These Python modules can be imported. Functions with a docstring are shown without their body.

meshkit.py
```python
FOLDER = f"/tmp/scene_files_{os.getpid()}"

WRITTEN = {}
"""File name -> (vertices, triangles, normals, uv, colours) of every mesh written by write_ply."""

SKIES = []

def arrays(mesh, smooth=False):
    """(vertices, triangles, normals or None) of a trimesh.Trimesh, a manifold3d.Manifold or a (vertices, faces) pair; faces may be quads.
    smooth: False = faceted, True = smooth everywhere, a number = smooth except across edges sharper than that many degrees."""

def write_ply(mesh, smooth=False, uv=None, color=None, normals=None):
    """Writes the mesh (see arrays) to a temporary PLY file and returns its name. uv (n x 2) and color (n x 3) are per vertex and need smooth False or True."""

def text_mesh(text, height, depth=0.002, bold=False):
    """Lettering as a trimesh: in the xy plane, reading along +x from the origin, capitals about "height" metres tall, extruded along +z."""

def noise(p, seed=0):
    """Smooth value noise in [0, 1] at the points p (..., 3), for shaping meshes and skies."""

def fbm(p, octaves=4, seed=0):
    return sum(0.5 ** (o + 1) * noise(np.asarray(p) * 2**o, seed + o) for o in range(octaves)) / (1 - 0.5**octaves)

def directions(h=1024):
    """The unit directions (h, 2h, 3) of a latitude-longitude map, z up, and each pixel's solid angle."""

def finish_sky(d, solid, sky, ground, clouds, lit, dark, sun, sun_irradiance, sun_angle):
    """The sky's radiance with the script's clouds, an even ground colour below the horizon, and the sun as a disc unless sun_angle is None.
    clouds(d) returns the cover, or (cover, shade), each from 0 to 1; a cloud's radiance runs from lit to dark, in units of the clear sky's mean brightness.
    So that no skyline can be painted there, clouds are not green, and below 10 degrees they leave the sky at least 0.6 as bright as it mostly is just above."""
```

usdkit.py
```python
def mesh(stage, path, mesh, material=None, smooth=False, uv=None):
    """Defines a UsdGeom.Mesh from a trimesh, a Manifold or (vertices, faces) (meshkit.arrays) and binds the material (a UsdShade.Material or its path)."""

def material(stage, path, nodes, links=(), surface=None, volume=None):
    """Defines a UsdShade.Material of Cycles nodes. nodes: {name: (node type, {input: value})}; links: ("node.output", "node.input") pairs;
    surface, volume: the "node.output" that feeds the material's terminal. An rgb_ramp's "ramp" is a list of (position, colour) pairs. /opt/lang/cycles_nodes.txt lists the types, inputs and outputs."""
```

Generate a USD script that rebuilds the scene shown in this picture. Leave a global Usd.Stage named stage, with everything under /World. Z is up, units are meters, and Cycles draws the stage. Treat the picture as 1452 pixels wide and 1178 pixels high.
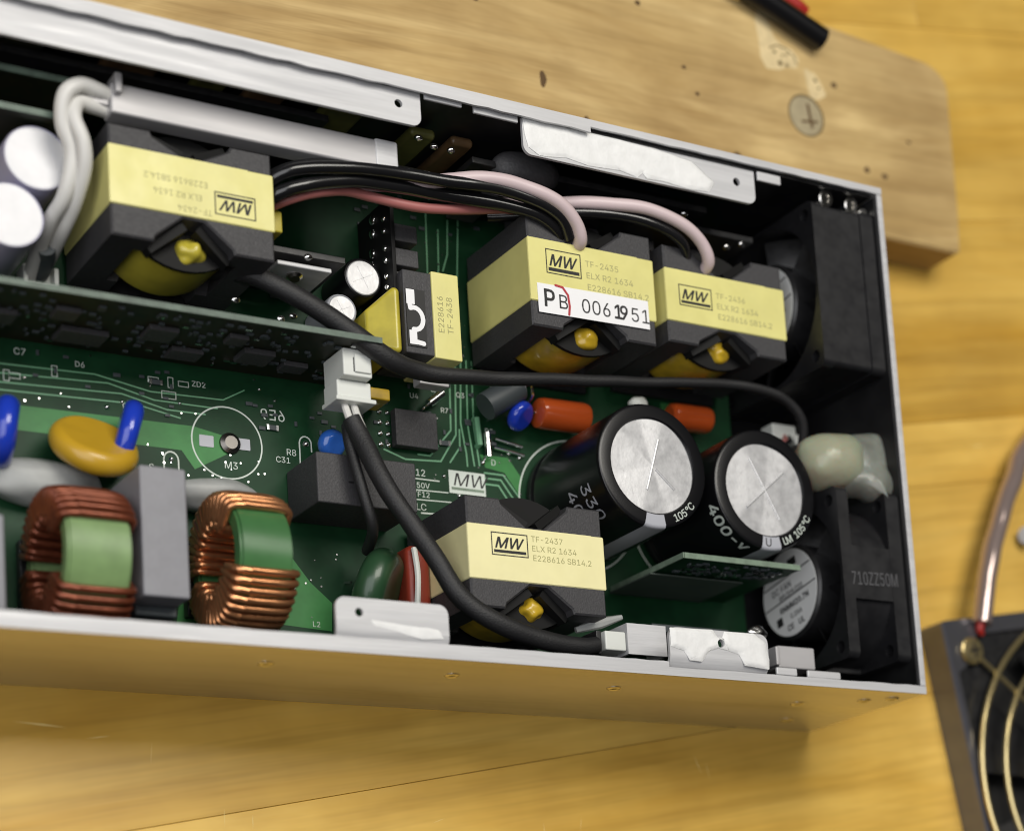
import math, random, re
import numpy as np, trimesh, manifold3d as m3
from shapely.geometry import Polygon, Point, box as sbox, LineString
from shapely.ops import unary_union
from pxr import Usd, UsdGeom, UsdLux, Gf, Sdf
import usdkit, meshkit

random.seed(7); rng = np.random.default_rng(7)
S = 0.001                                    # everything below is written in millimetres
stage = Usd.Stage.CreateInMemory()
UsdGeom.SetStageUpAxis(stage, UsdGeom.Tokens.z); UsdGeom.SetStageMetersPerUnit(stage, 1.0)
world = UsdGeom.Xform.Define(stage, '/World'); stage.SetDefaultPrim(world.GetPrim())

# ------------------------------------------------------------------ camera
CAM = (-469.73, -142.27, 596.18)
RIGHT = (0.837326, -0.070052, 0.542197) 
DOWN = (0.019960, -0.987178, -0.158369)
FWD = (0.546339, 0.143429, -0.825192)
cam = UsdGeom.Camera.Define(stage, '/World/camera')
m = Gf.Matrix4d(); m.SetIdentity()
m.SetRow(0, Gf.Vec4d(*RIGHT, 0)); m.SetRow(1, Gf.Vec4d(*[-a for a in DOWN], 0)); m.SetRow(2, Gf.Vec4d(*[-a for a in FWD], 0))
m.SetRow(3, Gf.Vec4d(*[a * S for a in CAM], 1))
cam.AddTransformOp().Set(m)
cam.CreateHorizontalApertureAttr(36.0); cam.CreateVerticalApertureAttr(36.0 * 830 / 1024)
cam.CreateFocalLengthAttr(3041.2 / 1452 * 36)
cam.CreateHorizontalApertureOffsetAttr(-184.47 / 1452 * 36); cam.CreateVerticalApertureOffsetAttr(592.65 / 1452 * 36)
cam.CreateClippingRangeAttr(Gf.Vec2f(0.02, 50.0))
cam.CreateFStopAttr(7.0); cam.CreateFocusDistanceAttr(0.665)
cam.CreateExposureAttr(0.0)

# ------------------------------------------------------------------ lamps of the room
def rect_lamp(name, pos, target, w, h, power, color):
    l = UsdLux.RectLight.Define(stage, '/World/' + name)
    p, t = np.array(pos, float), np.array(target, float)
    z = (p - t) / np.linalg.norm(p - t); x = np.cross([0, 1, 0], z); x /= np.linalg.norm(x); y = np.cross(z, x)
    mm = Gf.Matrix4d(); mm.SetIdentity()
    for i, a in enumerate((x, y, z)): mm.SetRow(i, Gf.Vec4d(*map(float, a), 0))
    mm.SetRow(3, Gf.Vec4d(*map(float, p), 1)); l.AddTransformOp().Set(mm)
    l.CreateWidthAttr(w); l.CreateHeightAttr(h); l.CreateIntensityAttr(power); l.CreateColorAttr(Gf.Vec3f(*color))
    return l
rect_lamp('ceiling_lamp', (-0.06, 0.67, 1.50), (-0.1, 0.1, 0), 0.9, 0.7, 9.4, (1.0, 0.96, 0.88))
rect_lamp('room_lamp', (-1.45, -0.05, 1.8), (-0.1, 0.1, 0), 2.0, 2.0, 2.6, (0.98, 0.98, 1.0))

# ------------------------------------------------------------------ materials
def mat(name, color, rough=0.5, metal=0.0, var=0.0, vscale=60, bump=0.0, bscale=600, stretch=(1, 1, 1), rot=0.0, coat=0.0, color2=None, spec=0.5, rvar=0.0, **extra):
    nodes = {'p': ('principled_bsdf', {'base_color': color, 'roughness': rough, 'metallic': metal, 'coat_weight': coat, 'specular_ior_level': spec, **extra})}
    links = []
    if var or color2 or bump or rvar:
        nodes['g'] = ('geometry', {}); nodes['m'] = ('mapping', {'rotation': (0, 0, rot), 'scale': stretch}); links.append(('g.position', 'm.vector'))
    if var or color2:
        nodes['n'] = ('noise_texture', {'scale': vscale, 'detail': 6, 'roughness': 0.6}); links.append(('m.vector', 'n.vector'))
        c = np.array(color); c2 = np.array(color2) if color2 else c * (1 - var)
        nodes['r'] = ('rgb_ramp', {'ramp': [(0.33, tuple(c2)), (0.67, tuple(np.minimum(c * (1 + (0 if color2 else var)), 1)))]})
        links += [('n.fac', 'r.fac'), ('r.color', 'p.base_color')]
    if rvar:
        nodes['n3'] = ('noise_texture', {'scale': vscale * 1.7, 'detail': 5}); links.append(('m.vector', 'n3.vector'))
        nodes['mr'] = ('map_range', {'from_min': 0.3, 'from_max': 0.7, 'to_min': max(rough - rvar, 0.03), 'to_max': rough + rvar}); links += [('n3.fac', 'mr.value'), ('mr.result', 'p.roughness')]
    if bump:
        nodes['n2'] = ('noise_texture', {'scale': bscale, 'detail': 4}); links.append(('m.vector', 'n2.vector'))
        nodes['b'] = ('bump', {'strength': bump, 'distance': 0.0004}); links += [('n2.fac', 'b.height'), ('b.normal', 'p.normal')]
    return usdkit.material(stage, '/World/Looks/' + name, nodes, links, surface='p.BSDF')

def wood(name, dark, light, angle, rough, coat, ringscale, hue=0.12, stretch=9.0, blotch=0.14):
    """Grain running along the direction at this angle (degrees) from x; every plank has its own tone."""
    n = {'g': ('geometry', {}), 'oi': ('object_info', {}),
         'off': ('combine_xyz', {}), 'mul': ('math', {'math_type': 'multiply', 'value2': 3.7}),
         'add': ('mix', {'mix_type': 'add', 'fac': 1.0}),
         'm': ('mapping', {'mapping_type': 'texture', 'rotation': (0, 0, math.radians(angle)), 'scale': (stretch, 1.0, 1.0)}),
         'n1': ('noise_texture', {'scale': ringscale, 'detail': 5, 'roughness': 0.6, 'distortion': 1.6}),
         'm2': ('mapping', {'mapping_type': 'texture', 'rotation': (0, 0, math.radians(angle)), 'scale': (22.0, 1.0, 1.0)}),
         'n2': ('noise_texture', {'scale': ringscale * 9, 'detail': 3, 'roughness': 0.7}),
         'r': ('rgb_ramp', {'ramp': [(0.30, dark), (0.52, tuple((np.array(dark) + np.array(light)) / 2)), (0.70, light)]}),
         'r2': ('rgb_ramp', {'ramp': [(0.3, (0.80, 0.78, 0.74)), (0.55, (1, 1, 1))]}),
         'n4': ('noise_texture', {'scale': 24.0, 'detail': 4}),
         'r4': ('rgb_ramp', {'ramp': [(0.32, (1 - blotch, 1 - blotch * 1.15, 1 - blotch * 1.3)), (0.68, (1.04, 1.05, 1.06))]}),
         'mx': ('mix', {'mix_type': 'multiply', 'fac': 1.0}), 'mx2': ('mix', {'mix_type': 'multiply', 'fac': 1.0}),
         'hv': ('map_range', {'from_min': 0.0, 'from_max': 1.0, 'to_min': 1.0 - hue, 'to_max': 1.0 + hue * 0.6}), 'h': ('hsv', {'saturation': 1.0}),
         'b': ('bump', {'strength': 0.25, 'distance': 0.0003}),
         'p': ('principled_bsdf', {'roughness': rough, 'coat_weight': coat, 'coat_roughness': 0.22, 'specular_ior_level': 0.4})}
    l = [('oi.random', 'mul.value1'), ('mul.value', 'off.x'), ('mul.value', 'off.y'), ('g.position', 'add.color1'), ('off.vector', 'add.color2'),
         ('add.color', 'm.vector'), ('m.vector', 'n1.vector'), ('add.color', 'm2.vector'), ('m2.vector', 'n2.vector'), ('n1.fac', 'r.fac'), ('n2.fac', 'r2.fac'),
         ('g.position', 'n4.vector'), ('n4.fac', 'r4.fac'),
         ('r.color', 'mx.color1'), ('r2.color', 'mx.color2'), ('mx.color', 'mx2.color1'), ('r4.color', 'mx2.color2'), ('oi.random', 'hv.value'), ('hv.result', 'h.value'), ('mx2.color', 'h.color'), ('h.color', 'p.base_color'),
         ('n2.fac', 'b.height'), ('b.normal', 'p.normal')]
    return usdkit.material(stage, '/World/Looks/' + name, n, l, surface='p.BSDF')

M = dict(
    table=wood('table_wood', (0.60, 0.335, 0.046), (0.86, 0.58, 0.145), 10.6, 0.36, 0.2, 15.0, hue=0.09, stretch=6.0),
    block=wood('block_wood', (0.43, 0.28, 0.10), (0.66, 0.48, 0.215), 1.5, 0.75, 0.0, 34.0, stretch=5.0, blotch=0.24),
    scratch=mat('scratched_varnish', (0.80, 0.60, 0.22), 0.7),
    gap=mat('seam_dark', (0.42, 0.23, 0.03), 0.8),
    knot=mat('knot_brown', (0.10, 0.055, 0.018), 0.8),
    pale=mat('scuffed_wood', (0.66, 0.52, 0.28), 0.7, var=0.12, vscale=300),
    knotlight=mat('stained_rim', (0.17, 0.12, 0.045), 0.7),
    alu=mat('aluminium', (0.70, 0.70, 0.70), 0.38, 0.9, var=0.06, vscale=25, rvar=0.10, bump=0.10, bscale=1500, stretch=(0.15, 1, 1)),
    rim=mat('sheared_aluminium', (0.56, 0.56, 0.57), 0.5, 0.2, var=0.09, vscale=260, rvar=0.12, bump=0.2, bscale=1400, stretch=(0.06, 1, 1)),
    paste=mat('white_paste', (0.80, 0.80, 0.79), 0.55, 0.0, var=0.04, vscale=220, bump=0.7, bscale=350),
    filmgrey=mat('grey_green_film', (0.060, 0.075, 0.064), 0.5, var=0.15, vscale=60),
    film=mat('black_film', (0.010, 0.010, 0.011), 0.42, var=0.3, vscale=40, rvar=0.12),
    steel=mat('screw_steel', (0.66, 0.64, 0.60), 0.25, 1.0),
    dsteel=mat('dark_steel', (0.16, 0.15, 0.14), 0.35, 1.0),
    pcb=mat('board_green', (0.0065, 0.040, 0.015), 0.45, var=0.22, vscale=90, spec=0.22),
    pcbedge=mat('board_edge', (0.17, 0.23, 0.17), 0.5, var=0.2, vscale=300),
    copperpad=mat('masked_copper', (0.050, 0.21, 0.060), 0.42, var=0.12, vscale=120, spec=0.25),
    pcbdark=mat('board_dark', (0.010, 0.017, 0.009), 0.5, var=0.4, vscale=160, spec=0.3, color2=(0.022, 0.020, 0.010)),
    edgedark=mat('board_edge_dark', (0.10, 0.14, 0.11), 0.5, var=0.3, vscale=200),
    inlay=mat('painted_screw', (0.36, 0.30, 0.18), 0.55, var=0.1, vscale=200),
    flangeblack=mat('matt_black', (0.008, 0.008, 0.008), 0.6, spec=0.2),
    olivepart=mat('olive_part', (0.085, 0.085, 0.022), 0.45, var=0.3, vscale=150),
    brownpart=mat('brown_part', (0.10, 0.058, 0.026), 0.45, var=0.3, vscale=150),
    trace=mat('masked_trace', (0.15, 0.36, 0.20), 0.45),
    silk=mat('board_print', (0.62, 0.68, 0.62), 0.6),
    solder=mat('solder', (0.80, 0.80, 0.80), 0.2, 1.0),
    tape=mat('yellow_tape', (0.72, 0.67, 0.25), 0.38, var=0.05, vscale=70, rvar=0.1, bump=0.22, bscale=140),
    tape2=mat('pale_tape', (0.84, 0.78, 0.42), 0.38, var=0.04, vscale=70, rvar=0.1, bump=0.22, bscale=140),
    winding=mat('amber_tape', (0.52, 0.34, 0.022), 0.3, var=0.25, vscale=120, coat=0.3),
    wolive=mat('olive_tape', (0.50, 0.42, 0.045), 0.35, var=0.15, vscale=100, coat=0.2),
    ferrite=mat('ferrite', (0.042, 0.041, 0.044), 0.58, var=0.14, vscale=900, bump=0.35, bscale=1600, rvar=0.08),
    black=mat('black_plastic', (0.014, 0.014, 0.015), 0.38, var=0.2, vscale=200, rvar=0.08),
    fanblack=mat('fan_plastic', (0.010, 0.010, 0.0115), 0.45, var=0.15, vscale=120, rvar=0.08),
    grille=mat('embossed_grey', (0.085, 0.085, 0.09), 0.45),
    sleeve=mat('cable_sleeve', (0.012, 0.012, 0.013), 0.55, bump=0.4, bscale=1800),
    gloss=mat('gloss_black', (0.006, 0.006, 0.007), 0.28, spec=0.4),
    label=mat('silver_label', (0.66, 0.67, 0.67), 0.45, 0.0, var=0.04),
    ink=mat('black_ink', (0.015, 0.015, 0.015), 0.6),
    fade=mat('faded_ink', (0.36, 0.34, 0.15), 0.6),
    white=mat('white_plastic', (0.66, 0.68, 0.64), 0.45),
    paper=mat('white_paper', (0.85, 0.85, 0.86), 0.6),
    redink=mat('red_ink', (0.42, 0.03, 0.04), 0.6),
    capsilver=mat('capacitor_top', (0.64, 0.64, 0.65), 0.42, 0.5, var=0.05, vscale=200, rvar=0.08, bump=0.15, bscale=500),
    capwhite=mat('pale_capacitor_top', (0.74, 0.74, 0.76), 0.5, 0.1, var=0.04, vscale=150, bump=0.2, bscale=300),
    lilac=mat('lilac_sleeve', (0.42, 0.41, 0.55), 0.4),
    greyprint=mat('grey_print', (0.42, 0.43, 0.47), 0.45),
    greybox=mat('grey_case', (0.23, 0.23, 0.25), 0.5, var=0.06, vscale=150, bump=0.15),
    greytoe=mat('dark_grey_case', (0.05, 0.06, 0.065), 0.5),
    corered=mat('red_enamel_wire', (0.20, 0.055, 0.026), 0.25, 0.5, var=0.2, vscale=300),
    corecopper=mat('copper_enamel_wire', (0.72, 0.33, 0.15), 0.24, 0.85, var=0.12, vscale=300),
    coregreen=mat('green_core', (0.19, 0.30, 0.12), 0.42, var=0.12, vscale=120),
    coregreen2=mat('deep_green_core', (0.055, 0.16, 0.055), 0.30, var=0.08, vscale=90),
    mov=mat('dark_green_disc', (0.020, 0.060, 0.026), 0.35, coat=0.2),
    blue=mat('blue_epoxy', (0.014, 0.045, 0.46), 0.22, coat=0.5),
    blue2=mat('light_blue_epoxy', (0.03, 0.13, 0.52), 0.22, coat=0.5),
    orange=mat('ochre_epoxy', (0.52, 0.31, 0.020), 0.36, coat=0.25),
    redcap=mat('red_epoxy', (0.47, 0.075, 0.014), 0.25, coat=0.5),
    brick=mat('brick_red_epoxy', (0.26, 0.035, 0.018), 0.35),
    silicone=mat('grey_silicone', (0.34, 0.35, 0.34), 0.45, var=0.1, vscale=120),
    glue=mat('hot_glue', (0.46, 0.47, 0.34), 0.30, subsurface_weight=0.45, subsurface_scale=0.004, transmission_weight=0.3, bump=0.6, bscale=300),
    glue2=mat('grey_glue', (0.34, 0.355, 0.31), 0.34, subsurface_weight=0.3, subsurface_scale=0.003, transmission_weight=0.45, bump=0.7, bscale=260, var=0.25, vscale=120),
    whitewire=mat('white_wire', (0.66, 0.65, 0.62), 0.42),
    pinkwire=mat('pink_wire', (0.62, 0.50, 0.51), 0.42),
    redwire=mat('red_wire', (0.40, 0.14, 0.13), 0.45),
    blackwire=mat('black_wire', (0.010, 0.010, 0.011), 0.22, coat=0.3),
    bar=mat('grey_rail', (0.46, 0.45, 0.455), 0.42, 0.25, var=0.08, vscale=60, rvar=0.1, stretch=(0.2, 1, 1)),
    psu=mat('grey_painted_steel', (0.17, 0.17, 0.19), 0.25, 0.7, var=0.08, vscale=60),
    dark=mat('dark_interior', (0.004, 0.004, 0.004), 0.6),
    wiregrille=mat('brass_wire', (0.66, 0.54, 0.27), 0.22, 0.85),
    cord=mat('clear_brown_sleeve', (0.46, 0.36, 0.33), 0.16, 0.6, coat=0.6),
    redtube=mat('red_tube', (0.35, 0.02, 0.015), 0.4),
)

# ------------------------------------------------------------------ mesh helpers (mm)
def bx(x0, x1, y0, y1, z0, z1, bevel=0.0):
    if bevel <= 0:
        t = trimesh.creation.box((x1 - x0, y1 - y0, z1 - z0)); t.apply_translation(((x0 + x1) / 2, (y0 + y1) / 2, (z0 + z1) / 2)); return t
    b = min(bevel, (x1 - x0) / 2.01, (y1 - y0) / 2.01, (z1 - z0) / 2.01); P = []
    for x, sx in ((x0, 1), (x1, -1)):
        for y, sy in ((y0, 1), (y1, -1)):
            for z, sz in ((z0, 1), (z1, -1)):
                k = 0.35 * b
                P += [(x, y + sy * b, z + sz * b), (x + sx * b, y, z + sz * b), (x + sx * b, y + sy * b, z), (x + sx * k, y + sy * k, z + sz * b), (x + sx * k, y + sy * b, z + sz * k), (x + sx * b, y + sy * k, z + sz * k)]
    return trimesh.convex.convex_hull(np.array(P))

def man(t): return m3.Manifold(m3.Mesh(np.asarray(t.vertices, np.float32), np.asarray(t.faces, np.uint32)))
def tri(mm):
    x = mm.to_mesh(); return trimesh.Trimesh(x.vert_properties[:, :3], x.tri_verts, process=False)
def cut(a, *bs):
    r = man(a)
    for b in bs: r = r - man(b)
    return tri(r)
def join(*ms): return trimesh.util.concatenate([x for x in ms if x is not None])

def cyl(p0, p1, r, n=32, r2=None):
    p0, p1 = np.array(p0, float), np.array(p1, float); d = p1 - p0; L = np.linalg.norm(d); d /= L
    a = np.array([1, 0, 0]) if abs(d[0]) < 0.9 else np.array([0, 1, 0]); u = np.cross(d, a); u /= np.linalg.norm(u); v = np.cross(d, u)
    t = np.linspace(0, 2 * math.pi, n, endpoint=False); ring = np.cos(t)[:, None] * u + np.sin(t)[:, None] * v
    r2 = r if r2 is None else r2
    V = np.vstack([p0 + ring * r, p1 + ring * r2, p0, p1]); F = []
    for i in range(n):
        j = (i + 1) % n; F += [(i, j, n + j), (i, n + j, n + i), (2 * n, j, i), (2 * n + 1, n + i, n + j)]
    t = trimesh.Trimesh(V, F, process=False); t.fix_normals() if t.volume < 0 else None
    return t

def lathe(profile, center=(0, 0, 0), axis=(0, 0, 1), n=48):
    """profile: (radius, height) pairs from the bottom axis point to the top one."""
    pr = np.array(profile, float); t = np.linspace(0, 2 * math.pi, n, endpoint=False)
    d = np.array(axis, float); d /= np.linalg.norm(d); a = np.array([1, 0, 0]) if abs(d[0]) < 0.9 else np.array([0, 1, 0])
    u = np.cross(a, d); u /= np.linalg.norm(u); v = np.cross(d, u)
    V = np.array([np.array(center) + r * (math.cos(x) * u + math.sin(x) * v) + h * d for r, h in pr for x in t]); F = []
    for k in range(len(pr) - 1):
        for i in range(n):
            j = (i + 1) % n; q = k * n
            F += [(q + i, q + j, q + n + j), (q + i, q + n + j, q + n + i)]
    m_ = trimesh.Trimesh(V, F, process=False); m_.merge_vertices(); m_.update_faces(m_.nondegenerate_faces()); return m_

def spline(pts, per=8):
    P = np.array(pts, float)
    if len(P) < 3: return P
    P = np.vstack([2 * P[0] - P[1], P, 2 * P[-1] - P[-2]]); out = []
    for i in range(1, len(P) - 2):
        for t in np.linspace(0, 1, per, endpoint=False):
            a, b, c, d = P[i - 1:i + 3]
            out.append(0.5 * (2 * b + (c - a) * t + (2 * a - 5 * b + 4 * c - d) * t * t + (3 * b - a - 3 * c + d) * t ** 3))
    return np.array(out + [P[-2]])

def tube(pts, r, n=12, smooth=True, per=8, closed=False):
    P = spline(pts, per) if smooth else np.array(pts, float)
    if closed: P = np.vstack([P, P[:1], P[1:2]])
    R0 = float(np.max(r))
    if n >= 12 and smooth and R0 < 5:             # soft kinks: nothing made of rubber lies in a perfect curve
        w_ = np.minimum(np.linspace(0, 1, len(P)), np.linspace(1, 0, len(P)))[:, None] * 4
        P = P + np.clip(w_, 0, 1) * R0 * 0.30 * np.c_[meshkit.noise(P * .09 + 11), meshkit.noise(P * .09 + 37), meshkit.noise(P * .09 + 71)]
    T = np.gradient(P, axis=0); T /= np.linalg.norm(T, axis=1)[:, None] + 1e-12
    a = np.array([0, 0, 1.0]) if abs(T[0][2]) < 0.9 else np.array([1.0, 0, 0]); u = np.cross(T[0], a); u /= np.linalg.norm(u)
    t = np.linspace(0, 2 * math.pi, n, endpoint=False); V = []; R = np.broadcast_to(np.asarray(r, float), (len(P),)) if np.ndim(r) == 0 else np.interp(np.linspace(0, 1, len(P)), np.linspace(0, 1, len(r)), r)
    if n >= 12 and smooth: R = R * (1 + 0.09 * meshkit.noise(P * .16 + 5))
    for k in range(len(P)):
        u = u - T[k] * (u @ T[k]); u /= np.linalg.norm(u); v = np.cross(T[k], u)
        V.append(P[k] + R[k] * (np.cos(t)[:, None] * u + np.sin(t)[:, None] * v))
    V = np.vstack(V + [P[:1], P[-1:]]); F = []; K = len(P)
    for k in range(K - 1):
        for i in range(n):
            j = (i + 1) % n; F += [(k * n + i, k * n + j, k * n + n + j), (k * n + i, k * n + n + j, k * n + n + i)]
    for i in range(n):
        j = (i + 1) % n; F += [(K * n, j, i), (K * n + 1, (K - 1) * n + i, (K - 1) * n + j)]
    m_ = trimesh.Trimesh(V, F, process=False)
    if m_.volume < 0: m_.invert()
    return m_

def prism(poly, z0, z1):
    ps = list(getattr(poly, 'geoms', [poly])); out = []
    for p in ps:
        if p.area < 1e-9: continue
        t = trimesh.creation.extrude_polygon(p, z1 - z0, engine='earcut'); t.apply_translation((0, 0, z0)); out.append(t)
    return join(*out)

def chamfered(poly, z0, z1, c):
    q = poly.buffer(-c, join_style=2); a_, b_ = np.array(poly.exterior.coords)[:-1], np.array(q.exterior.coords)[:-1]
    if poly.exterior.is_ccw != q.exterior.is_ccw: b_ = b_[::-1]
    if len(a_) != len(b_): return prism(poly, z0, z1)
    k = int(np.argmin(np.linalg.norm(b_ - a_[0], axis=1))); b_ = np.roll(b_, -k, axis=0); n = len(a_)
    V = np.vstack([np.c_[a_, np.full(n, z1 - c)], np.c_[b_, np.full(n, z1)]]); F = []
    for i in range(n):
        j = (i + 1) % n; F += [(i, j, n + j), (i, n + j, n + i)] if poly.exterior.is_ccw else [(j, i, n + i), (j, n + i, n + j)]
    cap = prism(q, z1 - .05, z1); return join(prism(poly, z0, z1 - c), trimesh.Trimesh(V, F, process=False), cap)

def place(t, o, x=(1, 0, 0), y=(0, 1, 0)):
    x, y = np.array(x, float), np.array(y, float); x /= np.linalg.norm(x); y = y - x * (x @ y); y /= np.linalg.norm(y)
    V = t.vertices; t2 = t.copy(); t2.vertices = np.array(o) + V[:, :1] * x + V[:, 1:2] * y + V[:, 2:3] * np.cross(x, y); return t2

def text(s, h, depth=0.05, bold=False, shear=0.0, stretch=1.0, center=False):
    t = meshkit.text_mesh(s, h, depth, bold); V = np.array(t.vertices)
    V[:, 0] = V[:, 0] * stretch + shear * V[:, 1]
    if center: V[:, 0] -= (V[:, 0].min() + V[:, 0].max()) / 2; V[:, 1] -= h / 2
    t.vertices = V; return t

def wrap(t, c, R, ang, z):
    """Lettering laid round an upright cylinder: x runs counter-clockwise from this angle, y up."""
    V = np.array(t.vertices); a = ang + V[:, 0] / R; r = R + V[:, 2]; t2 = t.copy()
    t2.vertices = np.c_[c[0] + r * np.cos(a), c[1] + r * np.sin(a), z + V[:, 1]]; return t2

def blob(c, rad, seed=0, amp=0.12, freq=0.15, sub=3, flat=None):
    t = trimesh.creation.icosphere(subdivisions=sub); V = np.array(t.vertices); n = V.copy()
    V = V * (1 + amp * (meshkit.noise(V * 1.7 + seed * 3.1)[:, None] * 2 if True else 0)) * np.array(rad) + np.array(c)
    if flat is not None: V[:, 2] = np.maximum(V[:, 2], flat)
    t.vertices = V; return t

def disc(c, axis, R, th, n=40):
    """A dipped disc: rounded lens on its leads."""
    h = th / 2; pr = [(0, -h)]
    for a in np.linspace(-90, 90, 13): pr.append((R - h * 0.9 + h * 0.9 * math.cos(math.radians(a)), h * math.sin(math.radians(a))))
    pr.append((0, h)); t = lathe(pr, c, axis, n).subdivide()
    t.vertices = np.asarray(t.vertices) + np.asarray(t.vertex_normals) * (0.03 * R * meshkit.noise(np.asarray(t.vertices) * (2.2 / R) + c[0]))[:, None]; return t

def merged(blobs, step=1.6, it=14):
    a_ = man(blobs[0])
    for b_ in blobs[1:]: a_ = a_ + man(b_)
    t = tri(a_.refine_to_length(step)); t.merge_vertices(); trimesh.smoothing.filter_taubin(t, .6, -.61, it); return t
def ringp0(c, r, w): return Point(c).buffer(r + w / 2, 32).difference(Point(c).buffer(r - w / 2, 32))
# ------------------------------------------------------------------ scene helpers
used = {}
def path_for(parent, name):
    k = (parent, name); used[k] = used.get(k, -1) + 1
    return f'{parent}/{name}' if used[k] == 0 else f'{parent}/{name}_{used[k]:03d}'
def data(prim, label=None, category=None, group=None, kind=None):
    for k, v in (('label', label), ('category', category), ('group', group), ('kind', kind)):
        if v: prim.SetCustomDataByKey(k, v)
base_of = {}
def thing(name, loc=(0, 0, 0), **kw):
    p = path_for('/World', name); x = UsdGeom.Xform.Define(stage, p); x.AddTranslateOp().Set(Gf.Vec3d(*[a * S for a in loc]))
    base_of[p] = np.array(loc, float); data(x.GetPrim(), **kw); return p
def assembly(parent, name, label=None):
    p = path_for(parent, name); x = UsdGeom.Xform.Define(stage, p); base_of[p] = base_of[parent]; data(x.GetPrim(), label=label); return p
def part(parent, name, mesh, material, smooth=32, **kw):
    p = path_for(parent, name); b = base_of.get(parent, np.zeros(3)); base_of[p] = b
    v = trimesh.Trimesh((np.asarray(mesh.vertices) - b) * S, mesh.faces, process=False)
    pr = usdkit.mesh(stage, p, v, M[material], smooth=smooth).GetPrim(); data(pr, **kw); return p

Z = 8.0                                       # top of the circuit board
# ================================================================== table
TA = math.radians(10.6)
tab = thing('table', (-60, 120, 0), label='varnished golden plank table top under the open power supply', category='table', kind='structure')
tx, ty = np.array([math.cos(TA), math.sin(TA), 0]), np.array([-math.sin(TA), math.cos(TA), 0])
edges = [-430, -350, -270, -190, -110, -52, 6.0, 84.6, 109.4, 190, 270, 350, 430, 550]
for k in range(len(edges) - 1):
    d0, d1 = edges[k], edges[k + 1]; u = -680 - random.uniform(0, 200)
    fixed = {4: [-480, 330], 5: [-560, 400], 6: [-500, 340], 7: [-430, 300], 8: [-520, 420]}.get(k)
    cuts = [u] + (fixed if fixed else [u + 420 + random.uniform(0, 150), u + 950 + random.uniform(0, 150)]) + [760]
    for a, b in zip(cuts[:-1], cuts[1:]):
        if b - a < 30: continue
        t = bx(a + .05, b - .05, d0 + .05, d1 - .05, -22, -random.uniform(0.0, 0.06), 0.2)
        t.vertices = t.vertices[:, :1] * tx + t.vertices[:, 1:2] * ty + t.vertices[:, 2:3] * np.array([0, 0, 1]); part(tab, 'plank', t, 'table')
t = bx(-900, 780, -440, 560, -40, -22.4); t.vertices = t.vertices[:, :1] * tx + t.vertices[:, 1:2] * ty + t.vertices[:, 2:3] * np.array([0, 0, 1])
for (cx, cy, ln, an, wd) in [(-284, 4, 9, 70, .25), (-279, -11, 16, -4, .5), (-262, -14, 8, 8, .3), (-246, -18, 7, 85, .2), (-224, -37, 6, 88, .25), (-215, -38, 5, 88, .3), (-113, -40, 9, 95, .3), (-99, -36, 5, 80, .2), (-50, -14, 7, 112, .35), (-46, -16, 6, 100, .25), (-152, -36, 5, 20, .2), (20, 40, 6, 30, .2), (94, 118, 9, 12, .35), (80, 60, 5, 50, .2), (96, 30, 6, 10, .25)]:
    e = np.array([math.cos(math.radians(an)), math.sin(math.radians(an))]); n_ = np.array([-e[1], e[0]]) ; c_ = np.array([cx, cy])
    part(tab, 'scratch', prism(Polygon([c_ - e * ln / 2, c_ - n_ * wd * .5, c_ + e * ln / 2, c_ + n_ * wd * .6 + e]), 0.01, 0.03), 'scratch')
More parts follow.
